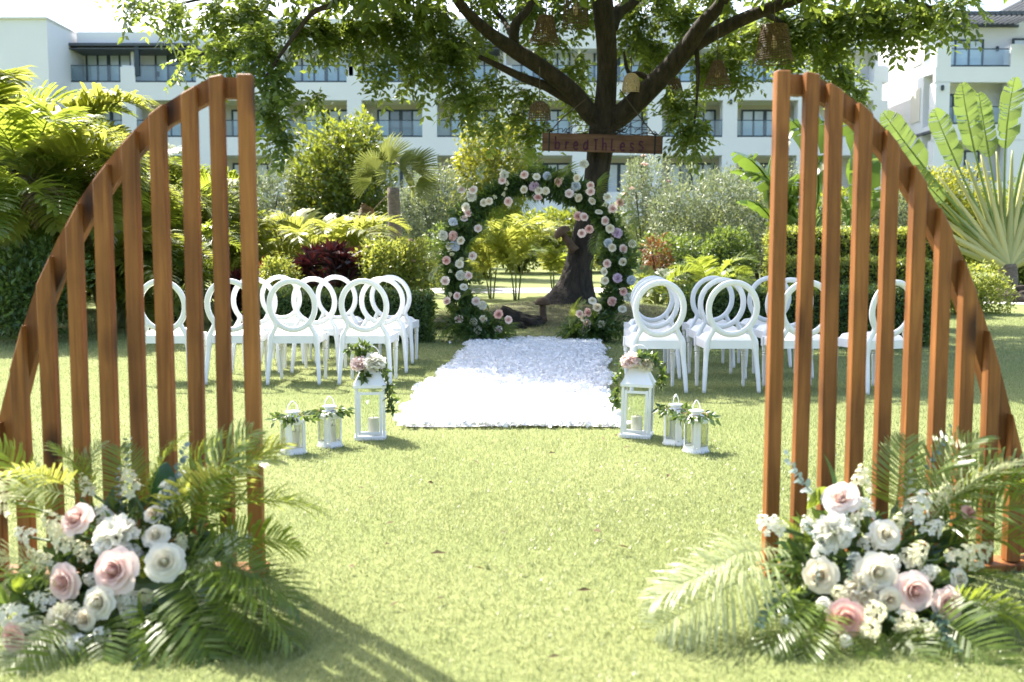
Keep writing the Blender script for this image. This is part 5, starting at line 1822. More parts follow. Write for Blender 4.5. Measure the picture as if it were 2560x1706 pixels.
for sx, sy, sz, ex, ey, ez in ((0.3, 16.5, 5.5, -2.4, 14.6, 6.2), (0.9, 16.4, 5.6, -.4, 13.9, 6.3), (1.6, 16.6, 5.6, 1.4, 13.2, 6.1), (2.4, 16.6, 5.8, 4.2, 13.0, 6.0)):
    MB().tube([(sx - tb.x, sy - tb.y, sz - tb.z), ((sx + ex) / 2 - tb.x, (sy + ey) / 2 - tb.y, (sz + ez) / 2 - tb.z + .3), (ex - tb.x, ey - tb.y, ez - tb.z)], [0.09, 0.06, 0.02], 8, smooth=5).build('limb', M['bark'], tree, True)

# rocks and mushrooms at the foot of the tree
ROCKS = [(1272, 762, 15.6, .30, .24), (1235, 768, 15.4, .22, .15), (1190, 765, 15.5, .34, .18), (1320, 765, 15.5, .24, .14), (1290, 775, 15.2, .16, .10), (1130, 768, 15.5, .38, .16), (1655, 790, 14.6, .34, .13), (1620, 785, 14.8, .25, .12), (1705, 792, 14.5, .26, .12), (2530, 742, 22, .42, .36), (1080, 770, 15.3, .22, .12)]
ROCKLAB = ['largest dark rock leaning beside the standing wooden mushroom', 'squat dark rock next to the largest rock', 'flat dark rock inside the arch, near its hoop', 'dark rock under the standing wooden mushroom', 'small dark rock in front of the largest rock', 'low dark rock behind the arch hoop, towards the rounded yellow-green bush', 'long low brown rock behind the aisle chairs on the trimmed hedge side', 'low brown rock between the arch foot and the young dark palm', 'low brown rock beside the end of the dark clipped hedge', 'rounded brown boulder beside the path near the traveller palm', 'small dark rock by the dark hedge end']
for (px, py, Y, r, h), lab in zip(ROCKS, ROCKLAB):
    p = on_ground(px, Y)
    rk = np.random.default_rng(int(px))
    u, v = np.meshgrid(np.linspace(0, 2 * pi, 14, endpoint=False), np.linspace(0.02, pi * 0.62, 8), indexing='ij')
    q = np.stack([np.cos(u) * np.sin(v), np.sin(u) * np.sin(v), np.cos(v)], 2)
    ns = 1 + 0.16 * np.sin(3 * q[..., 0] * 2 + px) * np.sin(5 * q[..., 2] + px) + 0.10 * np.sin(7 * q[..., 1] + 2 * px) + rk.normal(0, 0.045, u.shape)
    q = q * ns[..., None] * [r, r * 0.8, h]
    n1, n2 = u.shape
    F = [[a * n2 + b, a * n2 + b + 1, ((a + 1) % n1) * n2 + b + 1, ((a + 1) % n1) * n2 + b] for a in range(n1) for b in range(n2 - 1)]
    o = MB().add(q.reshape(-1, 3), F).build('rock', M['rock'])
    o.location = p
    tag(o, lab, 'rock')


def mushroom(p, r, h, lean, label):
    o = thing('wooden_mushroom', label, 'garden ornament', p)
    o.rotation_euler = lean
    MB().lathe([(0, 0), (r * .62, 0), (r * .5, h * .2), (r * .42, h * .6), (r * .36, h)], 16).build('stalk', M['mushwood'], o, True)
    MB().lathe([(r * .36, h * .98), (r * .95, h * .93), (r, h * .98), (r * .98, h + r * .25), (r * .8, h + r * .55), (r * .45, h + r * .75), (0, h + r * .82)], 20).build('cap', M['mushwood'], o, True)


pm_ = on_ground(1357, 15.7)
mushroom(pm_, 0.125, 0.27, (0, 0, 0), 'carved wooden mushroom standing among the rocks below the trunk')
mushroom(At(1437, 628, 17.0), 0.15, 0.36, (0, radians(-35), 0), 'carved wooden mushroom growing out sideways from the tree trunk')

# sign
sg = thing('hanging_sign', 'wooden plank sign with purple hand-painted lettering strapped to the tree', 'sign', At(1506, 359, 16.75))
sg.rotation_euler = (0, radians(1.6), 0)
bw, bh = 2.0, 0.295
o = MB().box((0, 0, 0), (0.035, bh, bw)).build('board', M['signwood'], sg)
o.rotation_euler = (radians(90), 0, 0)
o.rotation_euler = Matrix(((0, 0, 1), (1, 0, 0), (0, 1, 0))).to_euler()
bevel(o, 0.008, 1)
for s in (-1, 1):
    x = s * 0.87 if s > 0 else -0.885
    MB().box((x, -0.022, 0), (0.024, 0.006, bh + 0.02)).box((x, 0.022, 0), (0.024, 0.006, bh + 0.02)).box((x, 0, bh / 2 + 0.012), (0.024, 0.05, 0.006)).box((x, 0, -bh / 2 - 0.012), (0.024, 0.05, 0.006)).build('strap', M['black'], sg)
    MB().tube([(x, 0.02, bh / 2 + 0.01), (x * 0.75, 0.1, 0.42), (x * 0.32, 0.2, 0.92 if s > 0 else 0.75)], 0.011, 6).build('rope', M['cord'], sg)
    MB().tube([(x - 0.04, 0, bh / 2 + 0.02), (x, -0.02, bh / 2 + 0.06), (x + 0.04, 0, bh / 2 + 0.02), (x, 0.02, bh / 2 + 0.03)], 0.012, 6).build('knot', M['black'], sg)
tw = np.random.default_rng(8)
for k in range(26):
    x0 = tw.uniform(-0.9, 0.85)
    pts = [(x0, tw.uniform(0, .08), bh / 2 + 0.015 + tw.uniform(0, .04))]
    for q in range(5):
        l_ = pts[-1]
        pts.append((l_[0] + tw.normal(0.07, 0.08), l_[1] + tw.normal(0, 0.03), max(bh / 2 + 0.012, l_[2] + tw.normal(0.006, 0.045))))
    MB().tube(pts, 0.006, 4, smooth=3).build('twig', M['bark'], sg)
ST = {  # hand-drawn letter strokes in a unit box
    'b': [[(0, 1), (0, 0)], [(0, .45), (.35, .55), (.5, .3), (.35, .03), (0, .05)]],
    'r': [[(.05, .62), (.05, 0)], [(.05, .4), (.2, .58), (.4, .55)]],
    'e': [[(.05, .32), (.48, .34), (.42, .58), (.2, .62), (.03, .38), (.1, .08), (.3, 0), (.5, .1)]],
    'a': [[(.48, .5), (.25, .62), (.03, .35), (.1, .05), (.3, .02), (.48, .3)], [(.5, .8), (.5, 0)]],
    'T': [[(0, .82), (.5, .86)], [(.25, .84), (.25, 0)]],
    'h': [[(.03, 1), (.03, 0)], [(.03, .4), (.25, .58), (.42, .45), (.45, 0)]],
    'L': [[(.05, .95), (.03, .05), (.45, .08)]],
    's': [[(.45, .55), (.2, .64), (.05, .48), (.25, .32), (.45, .18), (.25, .02), (.03, .1)]],
    'S': [[(.5, .72), (.2, .8), (.02, .6), (.3, .42), (.52, .24), (.25, .03), (0, .1)]],
}
x = -0.78
for k, ch in enumerate('breaThLesS'):
    ws = 0.112 if ch not in 'LT' else 0.10
    mb = MB()
    for st in ST[ch]:
        pts = [(x + u * ws * 2.0 * 0.62, -0.0195, -0.115 + v * 0.205) for u, v in st]
        mb.tube(pts, 0.0122, 6, smooth=4 if len(pts) > 2 else 0)
    mb.build('letter', M['purple'], sg, True)
    x += (0.165, 0.135, 0.165, 0.175, 0.14, 0.15, 0.145, 0.16, 0.15, 0.15)[k]


# ------------------------------------------------------------------ wicker lamps
def lamp(px, top, bot, Y, wt, wb, label, mat='wicker', hoops=9, ribs=26, shape='bell', cord=0.9, solid=0.0, tube=0.0055, tilt=(0, 0, 0)):
    pt, pb = At(px, top, Y), At(px, bot, Y)
    H = pt.z - pb.z
    o = thing('wicker_lamp', label, 'hanging lamp', pb)
    o.rotation_euler = tilt
    r0, r1 = wb / 2 * Y / F_PX, wt / 2 * Y / F_PX

    def rad(f):
        if shape == 'bell':
            return r1 + (r0 - r1) * (1 - f) ** 0.8 + 0.10 * r0 * max(0, 0.25 - f) * 4
        if shape == 'dome':
            return r1 + (r0 - r1) * math.sqrt(max(0, 1 - f ** 2.2))
        return r1 + (r0 - r1) * (1 - f)
    sh = MB()
    for q in range(hoops):
        f = q / (hoops - 1)
        a_ = np.linspace(0, 2 * pi, 25)
        sh.tube([(rad(f) * cos(t_), rad(f) * sin(t_), f * H) for t_ in a_], tube * (1.6 if q in (0, hoops - 1) else 1), 5, 0.5, cap=False)
    for q in range(ribs):
        t_ = 2 * pi * q / ribs
        sh.tube([(rad(f) * cos(t_), rad(f) * sin(t_), f * H) for f in np.linspace(0, 1, 7)], tube * 0.8, 4, 0.5, cap=False)
    sh.build('shade', M[mat], o)
    if solid:
        # closely woven band
        mb = MB()
        n = 40
        V = [(rad(f) * 0.985 * cos(2 * pi * q / n), rad(f) * 0.985 * sin(2 * pi * q / n), f * H) for f in np.linspace(1 - solid, 1, 6) for q in range(n)]
        F = [[r * n + q, r * n + (q + 1) % n, (r + 1) * n + (q + 1) % n, (r + 1) * n + q] for r in range(5) for q in range(n) if (r + q) % 3]
        mb.add(V, F).build('woven_band', M[mat], o)
    MB().lathe([(0.0, H * 0.35), (0.035, H * 0.4), (0.045, H * 0.5), (0.03, H * 0.62), (0.02, H * 0.7), (0.02, H * 0.98), (0, H)], 12).build('bulb', M['shell'], o, True)
    MB().lathe([(0, H + .02), (r1 * .5 + .01, H + .015), (r1 * .5 + .01, H - .005)], 12).build('cap', M[mat], o)
    MB().tube([(0, 0, H), (0, 0, H + cord)], 0.009, 5).build('cord', M['cord'], o)


lamp(1361, 42, 108, 16.6, 34, 68, 'large brown bell-shaped wicker lamp hanging under the limb beside the trunk', hoops=14, ribs=40, shape='bell', solid=0.6, tilt=(0.1, 0.06, 0))
lamp(1439, -10, 66, 16.9, 56, 64, 'open cylindrical wicker lamp with wide banded rim beside the upright limb', hoops=10, ribs=22, shape='cone', solid=0.0)
lamp(1349, 256, 298, 16.2, 22, 54, 'small domed wicker lamp hanging above the end of the sign', hoops=8, ribs=26, shape='dome', solid=0.6, cord=0.55)
lamp(1793, 154, 216, 16.5, 24, 66, 'conical wicker lamp with an open slatted skirt under the long limb', hoops=9, ribs=34, shape='cone', solid=0.6, cord=0.7)
lamp(1934, 66, 154, 16.0, 62, 88, 'biggest barrel-shaped wicker basket lamp hanging above the wooden screen', hoops=15, ribs=36, shape='bell', solid=0.35)
lamp(1578, 186, 232, 17.0, 20, 44, 'pale fluffy fibre lamp lit by the sun in the fork of the tree', mat='shell', hoops=9, ribs=26, shape='dome', solid=0.95, cord=0.3)
lamp(1686, 200, 236, 17.6, 26, 44, 'dark brown wicker lamp half hidden behind the thick forked limb', hoops=9, ribs=26, shape='cone', solid=0.9, cord=0.5)


# ------------------------------------------------------------------ planting
FP = {
    'green': [frond_mesh('palm_frond', M['palm'], 1.0, 40, 1.15, 1.75, 0.34, 0.030, 0.5, 0.55, s) for s in (11, 12, 13)],
    'yellow': [frond_mesh('palm_frond', M['palmyellow'], 1.0, 36, 1.15, 1.9, 0.34, 0.032, 0.5, 0.6, s) for s in (14, 15, 16)],
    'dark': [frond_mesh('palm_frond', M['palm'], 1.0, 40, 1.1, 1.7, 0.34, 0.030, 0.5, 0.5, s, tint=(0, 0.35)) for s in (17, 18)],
    'dry': [frond_mesh('palm_frond', M['palmdry'], 1.0, 36, 0.7, 2.2, 0.28, 0.02, 0.3, 0.8, s) for s in (19,)],
}
rp = np.random.default_rng(23)


def palm(px, Y, hs, fl, n, kinds, label, spread=0.35, cr=1.0, canes=5, tilt=(0.0, 0.75), name='feather_palm', seed=None):
    """clump of canes, each topped by arching fronds. hs: cane height range, fl: frond length range"""
    rg = np.random.default_rng(seed if seed is not None else int(px + Y * 10))
    p = on_ground(px, Y)
    o = thing(name, label, 'palm', p)
    tips = []
    for k in range(canes):
        a_ = 2 * pi * k / canes + rg.normal(0, 0.3)
        h = rg.uniform(*hs)
        b = Vector((cos(a_) * spread * 0.35, sin(a_) * spread * 0.35, -0.03))
        t_ = Vector((cos(a_) * spread, sin(a_) * spread, h))
        MB().tube([b, (b + t_) / 2 + Vector((0, 0, 0.05)), t_], [0.05 * cr, 0.042 * cr, 0.032 * cr], 7, smooth=3).build('cane', M['cane'], o, True)
        tips.append((t_, a_))
    for k in range(n):
        t_, a_ = tips[k % canes]
        L_ = rg.uniform(*fl)
        fr = put('frond', pick(FP[kinds[k % len(kinds)]]), o, t_ - Vector((0, 0, 0.05)), None, L_)
        fr.rotation_euler = (rg.normal(0, 0.15), rg.uniform(-0.35 + tilt[0], tilt[1]), a_ + rg.normal(0, 1.1))
    return o


# tall feathery palms behind the screen; extra yellow fronds stand in for sunlight
palm(20, 14.2, (0.9, 2.2), (1.6, 2.2), 30, ['green', 'yellow', 'yellow', 'green', 'yellow', 'dry', 'yellow', 'green'], 'feathery palm with browned hanging fronds at the edge of the planting', canes=4, seed=1)
palm(150, 17.0, (1.6, 3.3), (1.7, 2.4), 40, ['yellow', 'green', 'yellow'], 'tall yellow-green feathery palm rising against the plain hotel wing', canes=5, seed=2)
palm(290, 19.0, (1.2, 2.9), (1.7, 2.3), 40, ['yellow', 'green', 'yellow'], 'bright feathery palm below the canopied top balcony', canes=5, seed=3)
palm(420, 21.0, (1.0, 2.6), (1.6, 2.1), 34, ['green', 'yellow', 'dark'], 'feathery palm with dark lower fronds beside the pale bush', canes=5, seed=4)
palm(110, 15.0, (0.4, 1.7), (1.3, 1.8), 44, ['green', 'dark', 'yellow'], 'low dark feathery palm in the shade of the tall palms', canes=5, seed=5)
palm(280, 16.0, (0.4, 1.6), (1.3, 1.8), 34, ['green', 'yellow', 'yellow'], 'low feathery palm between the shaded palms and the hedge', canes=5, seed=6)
palm(-60, 16.0, (1.4, 3.2), (1.7, 2.3), 32, ['green', 'yellow'], 'tall feathery palm partly out of view beyond the browned one', canes=5, seed=7)
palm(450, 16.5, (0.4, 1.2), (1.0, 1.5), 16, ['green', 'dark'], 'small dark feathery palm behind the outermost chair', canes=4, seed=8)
palm(560, 22.0, (0.5, 1.2), (1.2, 1.7), 18, ['yellow', 'green'], 'low yellowish palm beside the red-leaved shrub, dark bush behind', canes=4, seed=9)
palm(810, 20.5, (0.9, 1.3), (1.6, 2.1), 20, ['yellow'], 'golden palm spreading arched fronds behind the red-leaved shrub', canes=3, seed=10)
palm(690, 21.5, (0.6, 1.0), (1.4, 1.8), 18, ['yellow', 'green'], 'small golden palm low behind the red-leaved shrub', canes=3, seed=11)
# golden palms seen through the arch
palm(1290, 22.5, (0.5, 1.0), (1.4, 1.9), 12, ['yellow'], 'golden palm seen through the arch with tall glowing fronds', canes=3, spread=0.15, seed=12, tilt=(-.2, -.05), cr=.45)
palm(1228, 23.0, (0.3, 0.8), (1.0, 1.5), 11, ['yellow'], 'smaller golden palm seen through the arch, nearer its hoop', canes=3, spread=0.15, seed=13, tilt=(-.1, .1), cr=.45)
palm(1385, 23.5, (0.2, 0.7), (0.9, 1.3), 10, ['yellow', 'green'], 'small green-gold palm seen through the arch against the trunk', canes=3, spread=0.15, seed=14, tilt=(-.1, .1), cr=.45)
palm(1645, 20.5, (0.15, 0.5), (0.9, 1.3), 14, ['green', 'dark'], 'young dark palm between the arch and the aisle chairs', canes=3, spread=0.12, seed=15)
palm(1775, 21.5, (0.15, 0.5), (0.9, 1.3), 14, ['green', 'dark'], 'young dark palm below the silvery bush', canes=3, spread=0.12, seed=16)
palm(1880, 33, (1.8, 2.6), (1.2, 1.6), 12, ['yellow'], 'far golden palm tuft above the silvery bush', canes=3, seed=17)


# fan palm with a rough trunk and a dead leaf
def fan_palm():
    p = on_ground(993, 25.5)
    o = thing('fan_palm', 'slim fan palm with rough grey trunk and a dead hanging leaf', 'palm', p)
    top = At(983, 470, 25.5) - p
    MB().tube([(0, 0, -0.05), (top.x * 0.3, 0, top.z * 0.4), (top.x, 0, top.z)], [0.21, 0.18, 0.15], 14, smooth=6).build('trunk', M['palmbark'], o, True)
    f1 = [fan_mesh('fan_leaf', M['fan'], 0.72, 22, 2.7, 0.75, s, sag=0.45) for s in (1, 2)]
    f2 = fan_mesh('dead_fan_leaf', M['palmdry'], 0.8, 24, 2.4, 0.7, 3, sag=0.5)
    for d, l_, dead in (((-0.1, -0.2, 1.0), 1.0, 0), ((0.75, -0.2, 0.75), 1.0, 0), ((-0.55, -0.3, 0.75), .9, 0), ((0.85, -0.3, 0.15), .85, 0), ((-0.3, 0.6, 0.7), .9, 0), ((0.35, -0.5, 0.75), .85, 0), ((-0.9, -0.3, 0.35), .8, 0), ((-0.75, -0.35, -0.75), 1.0, 1), ((.3, .6, .3), .9, 0)):
        q = put('fan_leaf', f2 if dead else pick(f1), o, top - Vector((0, 0, 0.08)), None, l_)
        aim(q, d, rp.uniform(0.9, 1.5))
    return o


fan_palm()


def shrub(px, Y, py_top, wpx, mat, n, label, leaf=0.11, lw=0.5, lumps=7, name='garden_bush', base=0.0, round_=0.55, stems=5, cat='bush', seed=None, zlow=0.0, flowers=None, lean=0.0):
    """leafy bush: several overlapping lobes filled with leaves on short stems"""
    rg = np.random.default_rng(seed if seed is not None else int(px * 3 + Y))
    p = on_ground(px, Y)
    top = At(px, py_top, Y).z
    H = top - p.z
    Rw = wpx / 2 * Y / F_PX
    o = thing(name, label, cat, p)
    mb = MB()
    nl = 0
    lob = [(0, 0, H * 0.5, Rw * 0.8, H * 0.5)]
    for k in range(lumps):
        a_ = 2 * pi * k / lumps + rg.normal(0, 0.3)
        rr = rg.uniform(0.35, 0.62) * Rw
        z = H * rg.uniform(max(0.25, zlow), 0.78)
        s = rg.uniform(0.34, 0.55)
        lob.append((cos(a_) * rr + lean * z, sin(a_) * rr * 0.8, z, Rw * s, min(H * s * round_ * 1.3, H - z)))
    wts = np.array([l_[3] * l_[4] for l_ in lob])
    wts /= wts.sum()
    for (cx, cy, cz, rx, rz_), w_ in zip(lob, wts):
        m_ = int(n * w_)
        d = rand_unit(m_, rg)
        rr = rg.uniform(0.35, 1.0, m_) ** 0.4 * (1 + 0.14 * np.sin(7 * d[:, 0] + 5 * d[:, 2] + cx) + rg.normal(0, 0.05, m_))
        P = np.array([cx, cy, cz]) + d * np.array([rx, rx * 0.85, rz_]) * rr[:, None]
        P[:, 2] = np.maximum(P[:, 2], 0.03)
        T = d + rg.normal(0, 0.75, (m_, 3)) + [0, 0, 0.15]
        Nn = d * 0.6 + [0, 0, 0.7] + rg.normal(0, 0.5, (m_, 3))
        ln = leaf * rg.uniform(0.6, 1.35, m_)
        V, F = cards(P, T, Nn, ln, ln * lw, 0.15)
        lob_t = rg.uniform(-0.15, 0.15)
        mb.add(V, F, np.tile(np.clip(rg.uniform(0, 1, m_) + lob_t, 0, 1), 2))
    mb.build('foliage', mat, o)
    for k in range(stems):
        l_ = lob[(k % (len(lob) - 1)) + 1] if len(lob) > 1 else lob[0]
        MB().tube([(rg.normal(0, .05), rg.normal(0, .05), -0.05), (l_[0] * 0.4, l_[1] * 0.4, l_[2] * 0.5), (l_[0], l_[1], l_[2])], [0.045, 0.035, 0.012], 6, smooth=3).build('stem', M['bark'], o, True)
    if flowers:
        for k in range(flowers[1]):
            d = rand_unit(1, rg)[0]
            l_ = lob[k % len(lob)]
            q = put('blossom', pick(RUF[flowers[0]]), o, (l_[0] + d[0] * l_[3], l_[1] - abs(d[1]) * l_[3], max(.1, l_[2] + abs(d[2]) * l_[4])), None, flowers[2])
    return o


# bushes in front of the hotel
shrub(860, 31, 285, 300, M['bush'], 15000, 'big dense bush, dark below and sunlit yellow-green on top, beside the fan palm', 0.17, 0.5, 9, seed=31)
shrub(800, 33, 395, 190, M['bushlight'], 6000, 'lighter leafy bush nestled against the big dense bush', 0.16, 0.5, 7, seed=32)
shrub(1215, 33, 300, 220, M['bushlight'], 9000, 'bright yellow-green bush rising behind the arch', 0.17, 0.5, 8, seed=33)
shrub(1085, 29, 410, 190, M['silver'], 9000, 'pale silvery bush between the fan palm and the arch', 0.11, 0.4, 8, seed=34)
shrub(1000, 35, 470, 200, M['silver'], 6000, 'pale bush in shade just behind the fan palm trunk', 0.12, 0.4, 7, seed=35)
shrub(660, 30, 400, 200, M['silver'], 8000, 'pale feathery bush beside the big dense bush, seen past the tall slats', 0.13, 0.35, 8, seed=36)
shrub(560, 31, 440, 160, M['bushlight'], 5000, 'light green bush between the pale feathery bush and the feathery palms', 0.13, 0.4, 7, seed=37)
shrub(1760, 27, 415, 330, M['silver'], 16000, 'broad silvery bush in front of the ground-floor windows', 0.11, 0.35, 10, seed=38)
shrub(1610, 28.5, 385, 190, M['silver'], 7000, 'open silvery shrub with pink blossoms beside the trunk', 0.11, 0.36, 7, seed=39, zlow=.45, flowers=('pink', 9, 0.07))
shrub(1900, 28, 405, 220, M['silver'], 8000, 'silvery bush behind the banana leaves', 0.11, 0.36, 8, seed=40)
shrub(1460, 38, 520, 260, M['bush'], 7000, 'dark bush seen through the arch behind the trunk', 0.16, 0.5, 7, seed=41)
shrub(1300, 37, 530, 260, M['bush'], 7000, 'dark bush seen through the arch behind the golden palms', 0.16, 0.5, 7, seed=42)
shrub(1690, 25, 585, 200, M['hedge'], 6000, 'low dark shrub under the broad silvery bush', 0.1, 0.5, 8, seed=43)
shrub(1820, 23.5, 570, 150, M['hedge'], 5000, 'low dark shrub with yellow blossoms beside the clipped hedge', 0.1, 0.5, 7, seed=44)
shrub(1140, 26.5, 560, 190, M['hedge'], 5500, 'low dark shrub behind the arch on the fan palm side', 0.1, 0.5, 7, seed=45)
shrub(640, 24, 560, 170, M['bushlight'], 5000, 'low bright shrub below the pale feathery bush', 0.1, 0.5, 7, seed=46)
shrub(2330, 30, 420, 250, M['bushlight'], 12000, 'bright leafy bush behind the fan of the traveller palm', 0.12, 0.55, 9, seed=47)
shrub(2200, 26, 470, 230, M['silver'], 7000, 'pale bush between the banana plants and the traveller palm', 0.12, 0.4, 8, seed=48)
shrub(2540, 29, 540, 220, M['bush'], 6000, 'dark bush at the foot of the traveller palm', 0.12, 0.5, 8, seed=49)
shrub(2060, 27, 480, 260, M['bush'], 8000, 'dark green bush behind the banana plant', 0.14, 0.5, 8, seed=50)
shrub(70, 13.4, 600, 330, M['hedge'], 7000, 'dark low shrub at the feet of the feathery palms', 0.08, 0.5, 8, seed=71)
shrub(60, 19.5, 560, 420, M['bush'], 8000, 'dark bush filling the shade beneath the tall palms', 0.12, 0.5, 8, seed=51)
shrub(380, 19.5, 620, 330, M['hedge'], 7000, 'dark bush behind the outermost chair', 0.1, 0.5, 8, seed=52)
shrub(210, 23, 480, 420, M['bush'], 8000, 'shaded bush behind the bright feathery palm', 0.14, 0.5, 8, seed=53)
shrub(2600, 30, 430, 260, M['bush'], 5000, 'bush beyond the traveller palm at the hotel wall', 0.14, 0.5, 7, seed=54)
shrub(930, 40, 500, 300, M['bush'], 6000, 'far dark bush below the second balcony row', 0.18, 0.5, 7, seed=55)
shrub(1120, 42, 480, 260, M['bush'], 6000, 'far dark bush just behind the arch top', 0.18, 0.5, 7, seed=56)
shrub(430, 36, 430, 420, M['bush'], 7000, 'far bush behind the screen and feathery palms', 0.18, 0.5, 8, seed=57)
shrub(1800, 42, 500, 420, M['bush'], 8000, 'far dark bush along the hotel ground floor', 0.18, 0.5, 8, seed=58)
shrub(2150, 42, 470, 340, M['bush'], 7000, 'far dark bush below the sunlit end wall', 0.18, 0.5, 8, seed=59)
shrub(2420, 40, 470, 300, M['bush'], 7000, 'far bush in front of the pergola wing', 0.18, 0.5, 8, seed=60)
shrub(1575, 44, 560, 260, M['bush'], 6000, 'far dark bush behind the trunk on the silvery side', 0.18, 0.5, 8, seed=61)
# small shrubs and clipped bushes
shrub(980, 16.5, 600, 215, M['hedgelight'], 8500, 'rounded yellow-green bush with a few pink flowers beside the red-leaved shrub', 0.075, 0.55, 9, seed=62, flowers=('pink', 6, 0.035), round_=.8)
shrub(700, 16.2, 640, 120, M['hedgelight'], 3500, 'small yellow-green bush beyond the red-leaved shrub', 0.07, 0.55, 7, seed=63, round_=.8)
shrub(455, 14.8, 720, 110, M['hedgelight'], 3200, 'small yellow-green bush seen through the outermost chair back', 0.05, 0.55, 7, seed=64)
shrub(2420, 19.0, 655, 200, M['hedgelight'], 5000, 'low rounded bush beside the boulder', 0.07, 0.55, 8, seed=65)
shrub(1730, 16.5, 705, 130, M['hedgelight'], 2500, 'low light green shrub between the aisle chairs and the clipped hedge', 0.06, 0.55, 6, seed=66)
shrub(1640, 24, 590, 90, M['orangeleaf'], 1500, 'small orange-red leaved shrub next to the arch', 0.1, 0.3, 5, seed=67)
shrub(640, 17.5, 650, 110, M['orangeleaf'], 1600, 'small red and green leaved shrub seen behind the slats', 0.1, 0.35, 5, seed=68)


# red cordyline: strappy leaves in rosettes
def cordyline(px, Y, py_top, wpx, label):
    rg = np.random.default_rng(70)
    p = on_ground(px, Y)
    H = At(px, py_top, Y).z - p.z
    Rw = wpx / 2 * Y / F_PX
    o = thing('red_cordyline', label, 'shrub', p)
    mb = MB()
    st = MB()
    for k in range(42):
        a_ = rg.uniform(0, 2 * pi)
        r_ = Rw * math.sqrt(rg.uniform(0, 1)) * 0.85
        z = H * (0.2 + 0.62 * rg.uniform(0, 1) * (1 - 0.5 * (r_ / Rw) ** 2))
        c = np.array([r_ * cos(a_), r_ * sin(a_) * 0.7, z])
        n = 26
        d = rand_unit(n, rg)
        d[:, 2] = np.abs(d[:, 2]) * 0.9 + 0.12
        ln = rg.uniform(0.22, 0.40, n)
        V, F = cards(np.repeat(c[None], n, 0), d, np.cross(d, rand_unit(n, rg)), ln, ln * 0.17, 0.2, 0.5, 0.12)
        mb.add(V, F, np.tile(rg.uniform(0, 1, n), 2))
        st.tube([(c[0] * 0.4, c[1] * 0.4, 0), (c[0] * 0.8, c[1] * 0.8, c[2] * 0.5), tuple(c)], 0.016, 5)
    mb.build('leaves', M['redleaf'], o)
    st.build('stem', M['bark'], o)


cordyline(828, 16.6, 562, 200, 'dark red strap-leaved cordyline shrub behind the chairs')
cordyline(600, 17.2, 665, 90, 'small dark red strap-leaved shrub seen behind the inner slat')


def hedge(x0px, x1px, Y, py_top, depth, mat, n, label, leaf=0.05, zbot=0.0, topmat=None):
    rg = np.random.default_rng(int(x0px + Y))
    a_, b_ = on_ground(x0px, Y), on_ground(x1px, Y)
    p = (a_ + b_) / 2
    p.z = gz(p.x, Y)
    H = At((x0px + x1px) / 2, py_top, Y).z - p.z
    w = b_.x - a_.x
    o = thing('clipped_hedge', label, 'hedge', p)
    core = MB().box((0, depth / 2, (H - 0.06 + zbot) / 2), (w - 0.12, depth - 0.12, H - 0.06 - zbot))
    core.build('shade_core', M['hedgecore'], o)  # solid box, its dark colour stands in for shade between the leaves
    mb = MB()
    areas = [w * H, w * depth, depth * H, depth * H]
    tot = sum(areas)
    for k, ar in enumerate(areas):
        m_ = int(n * ar / tot)
        u, v = rg.uniform(0, 1, m_), rg.uniform(0, 1, m_)
        jit = rg.normal(-0.015, 0.035, m_)
        if k == 0:
            P = np.stack([(u - .5) * w, -jit, zbot + v * (H - zbot)], 1)
            d = np.tile([0, -1.0, 0.25], (m_, 1))
        elif k == 1:
            P = np.stack([(u - .5) * w, v * depth, H + jit + 0.02 * np.sin(u * w * 5)], 1)
            d = np.tile([0, 0, 1.0], (m_, 1))
        else:
            s = -1 if k == 2 else 1
            P = np.stack([s * (w / 2 + jit), u * depth, zbot + v * (H - zbot)], 1)
            d = np.tile([s * 1.0, 0, 0.25], (m_, 1))
        T = d * 0.7 + rg.normal(0, 0.6, (m_, 3))
        Nn = d + rg.normal(0, 0.5, (m_, 3)) + [0, 0, 0.4]
        ln = leaf * rg.uniform(0.6, 1.4, m_)
        V, F = cards(P, T, Nn, ln, ln * 0.55, 0.15)
        mb.add(V, F, np.tile(rg.uniform(0, 1, m_), 2))
    mb.build('foliage', mat, o)
    return o


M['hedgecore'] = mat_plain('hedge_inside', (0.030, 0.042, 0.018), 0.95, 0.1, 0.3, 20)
hedge(620, 1070, 13.2, 735, 0.55, M['hedge'], 15000, 'low dark clipped hedge behind the chairs below the red-leaved shrub', 0.045)
hedge(1720, 2330, 12.6, 728, 0.6, M['hedge'], 18000, 'low dark clipped hedge behind the chairs below the two-tier light hedge', 0.045)
hedge(1950, 2330, 15.5, 655, 0.9, M['hedgelight'], 11000, 'lower tier of light green clipped hedge behind the dark hedge', 0.06)
hedge(1945, 2345, 18.5, 578, 1.0, M['hedgelight'], 12000, 'upper tier of light green clipped hedge below the banana plant', 0.075)


